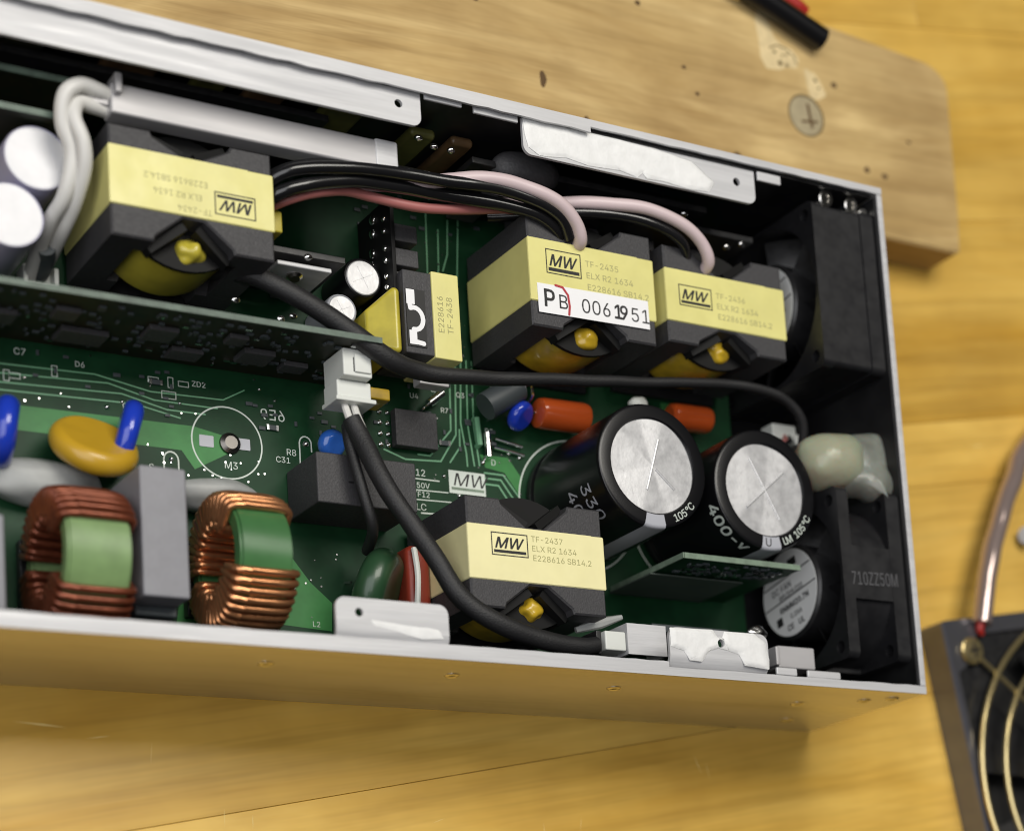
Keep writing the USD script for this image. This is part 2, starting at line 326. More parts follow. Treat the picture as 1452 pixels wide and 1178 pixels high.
part(tab, 'underside_board', t, 'gap')

# ================================================================== wood block behind
blk = thing('wood_block', (-150, 225, 0), label='pale pine board with a round countersunk screw, lying behind the power supply', category='wood board')
poly = Polygon([(-420, 187), (76, 187), (78.5, 188), (79.5, 203), (79.5, 205.5), (80, 255)] + [(66 + 14 * math.cos(a), 254 + 10 * math.sin(a)) for a in np.linspace(0.05, 1.57, 8)] + [(20, 267.5), (-420, 270)])
poly = poly.buffer(-0.8, join_style=1).buffer(0.8)
hole = Point(8.0, 228.3).buffer(8.2, 32)
top = prism(poly, 0, 17.2); inset = prism(poly.buffer(-0.8).difference(hole), 17.2, 18.0)
ring_ = prism(poly.buffer(-0.4).difference(hole), 17.2, 17.65)
part(blk, 'board', join(top, ring_, inset), 'block')
part(blk, 'countersunk_screw', lathe([(0, 17.3), (7.6, 17.3), (7.6, 17.75), (7.2, 17.9), (0, 17.9)], (8.0, 228.3, 0), n=40), 'inlay', label='round countersunk screw head')
x = join(bx(9.2, 10.5, 223.5, 233, 17.91, 17.96), bx(5.4, 13.2, 225.6, 226.6, 17.915, 17.955))
part(blk, 'screw_rim', prism(ringp0((8.0, 228.3), 7.9, .8), 17.7, 18.02), 'knotlight')
x.apply_transform(trimesh.transformations.rotation_matrix(0.15, (0, 0, 1), (8, 228, 0)))
part(blk, 'screw_slot', x, 'knot')
for (px, py, r, el) in [(-185, 232, 1.8, 1.6), (-105.5, 217, 1.3, 2.4), (-89, 204, 1.5, 2.2), (-25.4, 204.5, 1.9, 1.5), (22.5, 243.5, 1.4, 0.8), (35, 212.5, 1.3, 1.0), (43.5, 211.5, 1.5, 0.7), (-64, 255, 1.2, 0.8), (-41, 226, 1.0, 0.8), (-130, 240, 1.0, 0.7), (-46, 235, 1.0, 0.8), (57, 228, 1.2, 0.5)]:
    part(blk, 'knot_hole', prism(Polygon([(px + r * math.cos(a) * (1 + .2 * math.sin(3 * a + px)), py + r * el * math.sin(a)) for a in np.linspace(0, 6.28, 15)[:-1]]), 18.0, 18.03), 'knot')
for pts in ([(-10, 268), (-7, 262), (-4.5, 256), (-1, 253.5), (3.5, 252.8), (6.2, 250), (5.0, 246.5), (1, 246.2), (-3, 244.2), (-8.5, 243.6), (-10.6, 247), (-10.9, 254), (-12, 261)], [(9.2, 247.2), (11.4, 245.6), (13, 246), (15.2, 243.4), (17.9, 238.6), (14.5, 236.4), (11.2, 235.7), (10.2, 240)]):
    part(blk, 'scuff', prism(Polygon(pts).buffer(-.5).buffer(1.0), 18.0, 18.02), 'pale')
for (px, py, r) in ((-4.5, 250.6, .7), (-1, 249.8, .5), (1.2, 250.8, .6), (-2.2, 246.6, 1.1), (.8, 246.4, .8), (13.6, 243.4, .8), (15, 240.6, .6)):
    part(blk, 'stain_speck', prism(Point(px, py).buffer(r, 4), 18.025, 18.04), 'knotlight')
part(blk, 'stain_arc', prism(LineString([(-6.6, 251.6), (-3.4, 253.3), (.8, 253.1), (4.2, 251), (5.6, 247.8)]).buffer(.28), 18.025, 18.04), 'knotlight')

# ================================================================== black tube lying on the block
pen = thing('plastic_tube', (0, 268, 18), label='black tube end with a red sleeve lying on the pine board', category='tube')
a, b = np.array([15.2, 257.6, 22.4]), np.array([-52, 281, 22.4]); d = (b - a) / np.linalg.norm(b - a)
part(pen, 'sleeve', cut(lathe([(0, 0), (4.0, 0), (4.4, 0.4), (4.4, 70), (0, 70)], a, d, 32), cyl(a - d, a + 6 * d, 3.0)), 'gloss')
part(pen, 'collar', tube([a + (-6.5, 10.0, -1.6), a + (-16, 13.3, -1.6), a + (-46, 24, -1.6)], 2.6), 'redtube', label='red sleeve beside the black tube')

# ================================================================== the power supply
PS = thing('power_supply', (-150, 88, 0), label='open silver power supply crowded with transformers, capacitors and two fans', category='power supply')
L, W, H = -335.0, 178.0, 64.0
# --- case
cs = assembly(PS, 'case', 'brushed aluminium case with its cover off')
part(cs, 'case_floor', bx(L, -1.6, 1.6, W - 1.6, 0.2, 1.5), 'alu')
part(cs, 'near_wall', bx(L, 0, 0, 1.5, 0, 63.2, 0.25), 'alu')
part(cs, 'far_wall', bx(L, 0, W - 1.5, W, 0, 63.2, 0.25), 'alu')
part(cs, 'end_wall', bx(-1.5, 0.25, 1.6, W - 1.6, 0, 63.6, 0.25), 'alu')
def rough_strip(x0, x1, yin0, yin1, z0, z1, seed, jag=0.35, step=5.0):
    """A sheared sheet edge: straight along yin0, slightly ragged along yin1."""
    r = np.random.default_rng(seed); xs = np.arange(x0, x1 + step, step); xs[-1] = x1
    return prism(Polygon([(x0, yin0)] + [(x1, yin0)] + [(xx, yin1 + r.uniform(-jag, jag)) for xx in xs[::-1]]).buffer(0), z0, z1)
part(cs, 'near_rim', rough_strip(L, -103, -0.1, 4.3, 63.2, 64.0, 1, 0.12), 'rim')
part(cs, 'near_rim', rough_strip(-103, 0.3, -0.1, 2.6, 63.2, 64.0, 2, 0.15), 'rim')
part(cs, 'far_rim', rough_strip(L, -118, W + 0.5, W - 3.6, 63.2, 64.1, 3, 0.25), 'rim')
part(cs, 'far_rim', rough_strip(-118, 0.3, W + 0.5, W - 1.9, 63.2, 64.1, 4, 0.15), 'rim')
part(cs, 'end_rim', bx(-1.9, 0.3, 2.7, W - 2, 63.62, 64.05, 0.15), 'rim')
def flange(x0, x1, y0, y1, z, holes=(), r=3.0, left=True, right=True, near=True):
    """A bent-in lug: flat tongue with rounded free corners and a bend down into the wall."""
    p = sbox(x0, y0, x1, y1); rr = Point(0, 0)
    q = p.buffer(-r).buffer(r, 12)
    keep = sbox(x0, y0, x1, (y0 + y1) / 2) if near else sbox(x0, (y0 + y1) / 2, x1, y1)
    p = unary_union([q, keep])
    for hx, hy, hr in holes: p = p.difference(Point(hx, hy).buffer(hr, 16))
    t = prism(p, z - 1.1, z)
    V = t.vertices
    return t
def bent(t, ybend, z, reach, sign):
    """Curls the part of a tongue that lies beyond ybend downwards."""
    t = t.subdivide_to_size(2.0) if hasattr(t, 'subdivide_to_size') else t
    V = np.array(t.vertices); s = np.clip(sign * (ybend - V[:, 1]), 0, None); V[:, 2] -= s * s / reach; t.vertices = V; return t
f1 = flange(-214.8, -179.2, 3.0, 15.8, 64.2, [(-207.6, 11.6, 1.25)])
part(cs, 'near_lug', bent(f1, 7.0, 64.2, 9.0, 1), 'rim', label='long lug with a small hole')
f2 = flange(-102.4, -64.6, 2.6, 15.4, 64.2, [(-83.3, 11.2, 1.4)])
part(cs, 'near_lug', bent(f2, 7.0, 64.2, 9.0, 1), 'rim', label='lug smeared with white paste')
def smear(pts, z, seed, h=0.5, holes=()):
    p = Polygon(pts).buffer(0.5, 6)
    for hx, hy, hr in holes: p = p.difference(Point(hx, hy).buffer(hr, 12))
    t = prism(p, z, z + h); t = t.subdivide_to_size(1.6); V = np.array(t.vertices)
    inside = np.array([p.exterior.distance(Point(*v[:2])) for v in V]); up = V[:, 2] > z + h / 2
    V[up, 2] = z + 0.05 + h * np.clip(inside[up] / 1.2, 0, 1) ** 0.6 * (0.75 + 0.5 * meshkit.noise(np.c_[V[up] * 0.35 + seed]))
    t.vertices = V; return t
part(cs, 'white_paste', smear([(-101.6, 14.6), (-86, 15), (-84.5, 12.8), (-82, 12.6), (-81, 14.8), (-70, 14.9), (-66, 12.5), (-65, 7), (-65.2, 4.5), (-74, 5.2), (-76, 8.6), (-80, 9.6), (-84, 10.2), (-88, 9.0), (-91, 5.4), (-95, 5.6), (-97, 8.5), (-101.6, 9.6)], 64.2, 1, 0.7, [(-83.3, 11.2, 1.3)]), 'paste')
part(cs, 'white_paste', smear([(-204, 9.5), (-193, 8.6), (-186, 8.4), (-182, 8.0), (-181.5, 6.2), (-188, 5.6), (-196, 7.2), (-203, 8.3)], 64.05, 5, 0.25), 'paste')
f3 = flange(L, -177.0, 164.6, 176.0, 61.4, [(-184.4, 170.6, 1.3)], near=False)
part(cs, 'far_lug', f3, 'rim', label='long pale lug along the far wall')
f4 = flange(-141.6, -52.6, 163.6, 176.0, 61.4, [(-60.0, 170.2, 1.4)], near=False)
part(cs, 'far_lug', f4, 'rim', label='ragged lug smeared with white paste')
part(cs, 'white_paste', smear([(-141, 175.6), (-140.5, 170), (-139.5, 166.3), (-136, 164.4), (-133, 164.6), (-126, 165.6), (-118, 164.6), (-106, 165.4), (-100, 164.3), (-97.5, 166.5), (-96, 164.5), (-90, 165.0), (-80, 164.2), (-72, 164.8), (-70, 168), (-78, 173.2), (-92, 174.8), (-110, 175.6), (-125, 175.0)], 61.4, 9, 0.5), 'paste')
for x0, x1, y0, y1, z in [(-175.8, -163.0, 173.6, 176.3, 62.2), (-158.8, -143.2, 173.0, 176.3, 61.9), (-51.6, -42.0, 172.2, 175.4, 62.2)]:
    part(cs, 'far_step', bx(x0, x1, y0, y1, z - 1, z, 0.25), 'rim')
part(cs, 'near_step', bx(-60.6, -52.4, 3.0, 5.6, 61.6, 62.8, 0.4), 'rim')
part(cs, 'near_step', bx(-48.2, -34.6, 2.8, 5.4, 61.6, 62.8, 0.5), 'rim')
part(cs, 'insulating_sheet', bx(L, -3, W - 2.6, W - 1.6, 1.6, 62.0), 'film')
part(cs, 'insulating_sheet', bx(L, -3, 1.6, 2.4, 1.6, 61.0), 'film')
part(cs, 'insulating_sheet', bx(-2.4, -1.6, 2.6, W - 2.8, 1.6, 62.8), 'film')
part(cs, 'insulating_sheet', bx(L, -3, 2.5, W - 2.8, 1.6, 2.2), 'film')
def screw_head(c, axis, r=2.6, h=0.9):
    hd = lathe([(0, 0), (r, 0), (r * 0.96, h * 0.5), (r * 0.6, h), (0, h)], c, axis, 20)
    return hd
for sx, sz in [(-169, 45.4), (-228, 44.5), (-110.5, 43.3), (-35.3, 39.1), (-22.1, 15.5), (-14.5, 49.0), (-6.7, 54.4)]:
    sc_ = part(cs, 'side_screw', lathe([(0, -0.1), (2.3, -0.1), (2.4, 0.2), (1.7, 0.55), (1.2, .3), (0, 0.3)], (sx, 0, sz), (0, -1, 0), 18), 'steel'); part(sc_, 'recess', lathe([(0, .3), (1.05, .3), (1.0, .33), (0, .33)], (sx, 0, sz), (0, -1, 0), 12), 'dsteel')
for sy in (161, 113, 58): part(cs, 'fan_screw', screw_head((0.25, sy, 58.0), (1, 0, 0), 3.0, 2.0), 'dsteel')
for sx, sy_, r_ in ((-20.5, 173.0, 3.2), (-9.6, 172.6, 3.0), (-4.6, 170.6, 1.9)): part(cs, 'rivet', lathe([(0, 0), (r_, 0), (r_, .5), (r_ - .4, .9), (r_ * .45, .9), (r_ * .4, .5), (0, .45)], (sx, sy_, 58.5), (.12, -.22, 1), 22), 'steel'); part(cs, 'rivet_post', cyl((sx, sy_, 30), (sx, sy_, 58.5), 1.6, 12), 'black')

# --- circuit board
pb = part(PS, 'circuit_board', bx(L, -30.5, 4, W - 4, 6.4, Z, 0.1), 'pcb', label='green printed circuit board')
def flat(pts, name, m_, z0=Z, h=0.05, buf=0.0):
    p = Polygon(pts); p = p.buffer(-buf).buffer(buf) if buf else p
    part(pb, name, prism(p, z0 + 0.01, z0 + h), m_)
def line(pts, w, m_='trace', name='copper_trace', h=0.06): part(pb, name, prism(LineString(pts).buffer(w / 2, cap_style=1, join_style=1), Z + 0.01, Z + h), m_)
flat([(-334, 81.5), (-284, 80.9), (-232, 81.4), (-219, 79), (-219.5, 75.0), (-232, 67.9), (-236, 73.4), (-284, 73.4), (-334, 73)], 'copper_area', 'copperpad')
flat([(-133.4, 84.5), (-122.8, 84.6), (-117.9, 78), (-119.2, 72.0), (-124.5, 79.3), (-131.5, 80.2)], 'copper_area', 'copperpad')
flat([(-201.5, 43), (-207.9, 22), (-189.5, 21), (-189, 30), (-196, 36)], 'copper_area', 'copperpad')
flat([(-214, 40), (-212, 20), (-240, 18), (-238, 30)], 'copper_area', 'copperpad')
flat([(-60, 112), (-52, 112), (-52, 94), (-60, 94)], 'copper_area', 'copperpad')
for pts in ([(-138.4, 116), (-139.8, 94.3), (-138.3, 84), (-138.2, 80.0)], [(-136.4, 116), (-137.2, 94), (-135.6, 80.4)], [(-134.4, 116), (-135.0, 94), (-133.7, 80.7)], [(-140.6, 114), (-141.8, 90), (-147.9, 80.4), (-160.7, 79.6), (-168.1, 82)],
            [(-142.8, 112), (-143.6, 91.4), (-151.7, 81.8), (-156, 81.8)], [(-140.4, 92), (-140.6, 86), (-144.5, 80.5)], [(-132, 78.4), (-125, 78.4), (-117.5, 69)], [(-132, 76.6), (-126, 76.6), (-119, 67)], [(-132, 74.6), (-127, 74.6), (-121, 66)],
            [(-300, 92.5), (-262, 93.5), (-245, 90.5), (-222, 91), (-215, 95)], [(-300, 89.5), (-258, 91.3), (-244, 88), (-224, 88)], [(-300, 86.8), (-254, 88.6), (-240, 85.5), (-228, 85.6)], [(-300, 84.6), (-250, 86), (-236, 83.4)],
            [(-148.2, 166), (-148.8, 143.6), (-150, 138)], [(-144.0, 160), (-144.6, 146), (-147, 140)], [(-136.0, 168), (-137.4, 150), (-138, 142)], [(-140.2, 164), (-141, 152), (-143, 146)]):
    line(pts, 0.55 if pts[0][0] > -200 else 0.4)
def ringp(c, r, w): return Point(c).buffer(r + w / 2, 32).difference(Point(c).buffer(r - w / 2, 32))
part(pb, 'printed_ring', prism(ringp((-221.3, 77.5), 11.3, 0.45), Z + 0.01, Z + 0.07), 'silk')
part(pb, 'printed_ring', prism(ringp((-96.8, 70.8), 22.6, 0.5), Z + 0.01, Z + 0.07), 'silk')
part(pb, 'printed_ring', prism(ringp((-52.7, 67.9), 22.6, 0.5), Z + 0.01, Z + 0.07), 'silk')
part(pb, 'board_screw', screw_head((-220.5, 77.3, Z), (0, 0, 1), 3.4, 1.6), 'dsteel')
for c in ((-228, 77.2), (-216.2, 77.6)): part(pb, 'solder_pad', prism(sbox(c[0] - 2.0, c[1] - 1.5, c[0] + 2.0, c[1] + 1.5).buffer(.3), Z + 0.055, Z + 0.25), 'greyprint')
arch = LineString([(-241.6, 60), (-241.7, 68)] + [(-239.4 + 2.3 * math.cos(a), 70 + 2.5 * math.sin(a)) for a in np.linspace(math.pi, 0, 9)] + [(-237.1, 68), (-237.0, 60)])
part(pb, 'printed_outline', prism(arch.buffer(0.22), Z + 0.06, Z + 0.1), 'silk')
arch = LineString([(-197.4, 74), (-197.4, 80)] + [(-195.4 + 2.0 * math.cos(a), 80.5 + 2.2 * math.sin(a)) for a in np.linspace(math.pi, 0, 9)] + [(-193.4, 78)])
part(pb, 'printed_outline', prism(arch.buffer(0.22), Z + 0.06, Z + 0.1), 'silk')
def word(s, h, x, y, z=Z + 0.06, par=None, m_='silk', name='printed_word', **kw):
    part(par or pb, name, place(text(s, h, 0.05, **kw), (x, y, z)), m_, smooth=False)
t = text('6E9', 3.4, 0.05); t.vertices = t.vertices * np.array([-1, 1, 1]); t.invert(); part(pb, 'printed_word', place(t, (-201.5, 86.6, Z + 0.02)), 'silk', smooth=False)
word('I', 3.2, -239.9, 63.6, bold=True); word('M3', 2.2, -222.6, 69.4); word('S', 2.0, -246.5, 66); word('R8', 2.0, -202.0, 76.0); word('C31', 1.8, -205.6, 73.4); word('D', 2.0, -129.4, 81.3); word('C7', 2.0, -286, 96.2)
word('R12', 2.2, -159.5, 74.6); word('150V', 1.8, -159, 70.6); word('TF12', 1.8, -158.8, 67.6); word('LC', 2.2, -158.0, 63.2)
line([(-159.6, 73.6), (-149, 73.6)], 0.4, 'silk', 'printed_line'); line([(-159.4, 69.8), (-146, 70.1)], 0.35, 'silk', 'printed_line'); line([(-159.2, 66.6), (-145, 67.0)], 0.35, 'silk', 'printed_line'); line([(-156, 62.3), (-148.5, 62.6)], 0.5, 'silk', 'printed_line')
# board logo
lg = part(pb, 'printed_logo', prism(sbox(-145.4, 70.2, -132.0, 77.9), Z + 0.07, Z + 0.12), 'silk')
part(lg, 'logo_letters', place(text('MW', 4.2, 0.04, False, 0.25, 1.18), (-144.3, 72.9, Z + 0.125)), 'ink', smooth=False)
part(lg, 'logo_band', prism(sbox(-144.6, 71.4, -132.6, 72.3), Z + 0.125, Z + 0.16), 'pcbedge')
for (x, y, r) in [(-132.4, 81.8, 1.0), (-147.2, 75.5, .8), (-142.0, 69.4, .8), (-239.4, 70.2, 1.0), (-195.3, 80.3, 1.1), (-258.7, 83.8, .9), (-254, 86, .7), (-236, 88, .6), (-301, 84, 0.8), (-122.5, 86, .8), (-118.5, 85, .8), (-171.5, 97, .8), (-210, 96, .5), (-205, 93, .5)]:
    part(pb, 'solder_joint', lathe([(0, 0), (r, 0), (r * 0.8, r * 0.5), (r * .35, r * .9), (0, r)], (x, y, Z), n=14), 'solder')
# tiny chips scattered over the board, too small to pick apart
tiny = []
for _ in range(150):
    x, y = random.uniform(-320, -120), random.choice((random.uniform(83, 98), random.uniform(104, 116), random.uniform(152, 170)))
    if -230 < x < -212 and y < 90: continue
    w, d_ = random.choice(((1.6, .9), (.9, 1.6), (2.2, 1.2))); tiny.append(bx(x - w / 2, x + w / 2, y - d_ / 2, y + d_ / 2, Z, Z + .5, .1))
part(pb, 'small_chips', join(*tiny), 'greytoe', kind='stuff')

vias, outl = [], []
for _ in range(110):
    x, y = random.choice(((random.uniform(-330, -206), random.uniform(82, 99)), (random.uniform(-160, -118), random.uniform(72, 112)), (random.uniform(-150, -130), random.uniform(112, 168)), (random.uniform(-210, -180), random.uniform(20, 50)), (random.uniform(-248, -205), random.uniform(58, 74))))
    if -146 < x < -131 and 69 < y < 79: continue
    vias.append(cyl((x, y, Z + .05), (x, y, Z + .22), random.uniform(.2, .38), 8))
part(pb, 'plated_holes', join(*vias), 'solder', kind='stuff')
for _ in range(26):
    x, y = random.choice(((random.uniform(-325, -236), random.uniform(87, 98)), (random.uniform(-162, -150), random.uniform(98, 112)), (random.uniform(-130, -118), random.uniform(104, 114))))
    w, h = random.choice(((3.4, 1.8), (1.8, 3.4), (4.6, 2.4))); outl.append(prism(sbox(x, y, x + w, y + h).difference(sbox(x + .2, y + .2, x + w - .2, y + h - .2)), Z + .085, Z + .1))
part(pb, 'printed_outlines', join(*outl), 'silk', kind='stuff')
for k, (x, y, s_) in enumerate([(-318, 95.5, 'R41'), (-300, 82.2, 'C22'), (-268, 95, 'D6'), (-254, 84, 'R18'), (-232, 94, 'ZD2'), (-158, 100.5, 'U4'), (-147, 97, 'R7'), (-128, 108, 'C15'), (-141, 103, 'Q3'), (-131, 92, 'D9'), (-208, 47, 'CX1'), (-196, 22, 'L2')]): word(s_, 1.7, x, y)
for (x, y, z_, dx) in [(-146.5, 86.5, 8.2, 3.2), (-131.0, 101.8, 8.2, 3.0), (-148.6, 107.0, 8.2, 3.2), (-127.0, 112.0, 8.2, 3.0), (-206.4, 84.0, 8.2, 3.0), (-243.5, 93.5, 8.2, 3.2), (-310, 96.4, 8.2, 3.4)]:
    q_ = part(pb, 'resistor', bx(x - dx / 2, x + dx / 2, y - .8, y + .8, Z + .1, Z + .9, .1), 'greytoe'); part(q_, 'end_cap', join(bx(x - dx / 2 - .45, x - dx / 2 + .3, y - .85, y + .85, Z + .1, Z + .95), bx(x + dx / 2 - .3, x + dx / 2 + .45, y - .85, y + .85, Z + .1, Z + .95)), 'solder')
# --- transformers
def logo(par, o, w, h, flip=1):
    """Framed two-letter emblem printed on tape."""
    X, Y = (flip, 0, 0), (0, flip, 0)
    fr = sbox(0, 0, w, h).difference(sbox(.35, .35, w - .35, h - .35)); t = join(prism(fr, 0, .04), prism(sbox(.8, .9, w - .8, h * .25), 0, .04), text('MW', h * 0.46, .04, True, 0.28))
    n = len(join(prism(fr, 0, .04), prism(sbox(.8, .9, w - .8, h * .25), 0, .04)).vertices)
    V = np.array(t.vertices); q = V[n:]; q[:, 0] *= (w - 2.4) / np.ptp(q[:, 0]); q[:, 0] += (w - (q[:, 0].max() + q[:, 0].min())) / 2; q[:, 1] += h * .33; V[n:] = q; t.vertices = V
    part(par, 'tape_emblem', place(t, o, X, Y), 'ink', smooth=False)
def transformer(name_label, x0, x1, y0, y1, t0, t1, ztop, tape='tape', wind='winding', flip=1, z0=11.0, notch=True):
    T = assembly(PS, 'transformer', name_label); xc, yc = (x0 + x1) / 2, (y0 + y1) / 2; w2 = (x1 - x0) / 2
    out = sbox(x0, y0, x1, y1)
    n_near = Polygon([(xc - 12.5, y0 - 1), (xc + 12.5, y0 - 1), (xc + 11.5, y0 + 1.6), (xc + 3.2, t0 - 0.6), (xc - 3.2, t0 - 0.6), (xc - 11.5, y0 + 1.6)])
    n_far = Polygon([(xc - 12.5, y1 + 1), (xc + 12.5, y1 + 1), (xc + 11.5, y1 - 1.6), (xc + 3.2, t1 + 0.6), (xc - 3.2, t1 + 0.6), (xc - 11.5, y1 - 1.6)])
    plate = out.difference(n_near).difference(n_far)
    R = (y1 - y0) / 2 + 3.0
    legs = [Polygon([(s * w2 + xc, y0), (s * w2 + xc, y1), (xc + s * (w2 - 9), y1), (xc + s * (w2 - 5.5), yc), (xc + s * (w2 - 9), y0)]).buffer(0) for s in (-1, 1)]
    core = join(chamfered(plate, ztop - 8, ztop, .55), prism(plate, z0, z0 + 8), *[prism(l.buffer(-.02), z0 + 8, ztop - 8) for l in legs])
    part(T, 'core', core, 'ferrite')
    tape_m = cut(bx(x0 - .45, x1 + .45, t0, t1, z0 - .4, ztop + .45, .5), bx(x0 - .02, x1 + .02, t0 - 2, t1 + 2, z0 - .02, ztop + .02))
    tp = part(T, 'tape', tape_m, tape)
    r_ = np.random.default_rng(int(abs(x0))); xe = x0 + (x1 - x0) * r_.uniform(.80, .93); ys_ = np.linspace(t0 + .25, t1 - .1, 9)
    lap = Polygon([(x0 - .3, t0 + .25)] + [(xe + r_.uniform(-.35, .35), yy) for yy in ys_] + [(x0 - .3, t1 - .1)])
    part(tp, 'tape_end', prism(lap, ztop + .455, ztop + .475), tape)
    part(T, 'bobbin_flange', lathe([(0, ztop - 9.6), (R + .8, ztop - 9.6), (R + .8, ztop - 8.1), (0, ztop - 8.1)], (xc, yc, 0), n=40), 'flangeblack')
    part(T, 'winding', lathe([(0, z0 + 8.3), (R - .6, z0 + 8.3), (R - .1, z0 + 10), (R + .2, (z0 + ztop) / 2), (R - .1, ztop - 11), (R - .6, ztop - 9.7), (0, ztop - 9.7)], (xc, yc, 0), n=48), wind)
    part(T, 'bobbin_base', join(bx(xc - w2 + 3, xc + w2 - 3, y0 - 3, y1 + 3, Z + .2, z0 - .5, .4)), 'black')
    for s in (-1, 1):
        # the two slanting ribs of the bobbin in the notch, near and far
        for yy, yt, sg in ((y0, t0, -1), (y1, t1, 1)):
            a_ = np.array([xc + s * 12.2, yy + sg * .6, ztop - 6.0]); b_ = np.array([xc + s * 2.0, yt + sg * 1.8, ztop - 3.6])
            d_ = b_ - a_; nrm = np.array([-d_[1], d_[0], 0]); nrm /= np.linalg.norm(nrm); q = []
            for p_ in (a_, b_):
                for k in (-1.3, 1.3):
                    for zz in (-3.0, 1.2): q.append(p_ + nrm * k + np.array([0, 0, zz]))
            part(T, 'bobbin_rib', trimesh.convex.convex_hull(np.array(q)), 'flangeblack')
    part(T, 'lead_end', blob((xc + 1.2, y0 + 2.2, ztop - 10.0), (3.4, 2.8, 3.6), x0, .35), 'wolive' if wind == 'wolive' else 'winding')
    return T, tp
Zt = 50.0
T1, tp1 = transformer('pale yellow transformer at the left with upside down printing', -270.5, -221.6, 118.6, 151.6, 127.6, 145.2, Zt, wind='wolive')
T2, tp2 = transformer('yellow transformer bearing a white number sticker', -135.4, -88.8, 113.2, 150.2, 121.2, 142.2, Zt)
T3, tp3 = transformer('yellow transformer beside the far fan', -83.8, -35.8, 115.8, 149.0, 122.8, 140.9, Zt)
T4, tp4 = transformer('pale yellow transformer between the large capacitors and the near wall', -163.2, -115.4, 20.8, 55.2, 29.2, 46.4, Zt, tape='tape2')
def caption(par, x, y, h=2.0, sp=3.9, flip=1, slant=0.0, rows=('TF-2435', 'ELX R2 1634', 'E228616 SB14.2')):
    for i, r in enumerate(rows):
        o = (x + flip * i * 0.15, y - flip * i * sp, Zt + .48)
        part(par, 'printed_line', place(text(r, h, .04, False, 0, 1.05), o, (flip, 0, 0), (0, flip, 0)), 'fade', smooth=False)
logo(tp2, (-129.4, 131.0, Zt + .48), 13.0, 8.2); caption(tp2, -114.9, 135.6)
logo(tp3, (-79.0, 128.6, Zt + .48), 13.2, 7.3); caption(tp3, -64.2, 133.2, 1.9, 3.6, rows=('TF-2436', 'ELX R2 1634', 'E228616 SB14.2'))
logo(tp4, (-155.5, 37.0, Zt + .48), 12.8, 7.3); caption(tp4, -141.6, 42.4, 1.8, 3.0, rows=('TF-2437', 'ELX R2 1634', 'E228616 SB14.2'))
logo(tp1, (-227.2, 136.8, Zt + .48), 12.6, 7.0, -1)
for i, (r, x, y) in enumerate((('TF-2434', -240.6, 130.6), ('ELX R2 1634', -243.5, 134.6), ('E228616 SB14.2', -241.6, 138.8))):
    part(tp1, 'printed_line', place(text(r, 1.8, .04, False, 0, .95), (x, y, Zt + .48), (-1, 0, 0), (0, -1, 0)), 'fade', smooth=False)
# white number sticker, lapping over the tape edge onto the core
stx = part(T2, 'number_sticker', place(prism(sbox(0, 0, 41.6, 9.6), 0, .12), (-133.2, 117.5, Zt + .55), (1, .012, 0), (0, 1, 0)), 'paper')
for s, x, h, bo, y in (('P', -131.6, 5.6, True, 119.8), ('B', -126.0, 4.6, False, 119.8), ('006', -117.6, 4.6, False, 119.8), ('1', -105.6, 4.6, True, 119.8), ('9', -103.4, 4.6, True, 119.8), ('5', -99.0, 4.6, False, 119.8), ('1', -95.0, 4.6, False, 119.8)):
    part(stx, 'sticker_print', place(text(s, h, .04, bo, 0, .95), (x, y, Zt + .68)), 'ink', smooth=False)
part(stx, 'red_pen_mark', prism(LineString([(-126.6, 127.2), (-124, 126.9), (-122.2, 124.6), (-121.8, 121), (-122.2, 118.2)]).buffer(.4), Zt + .73, Zt + .77), 'redink')

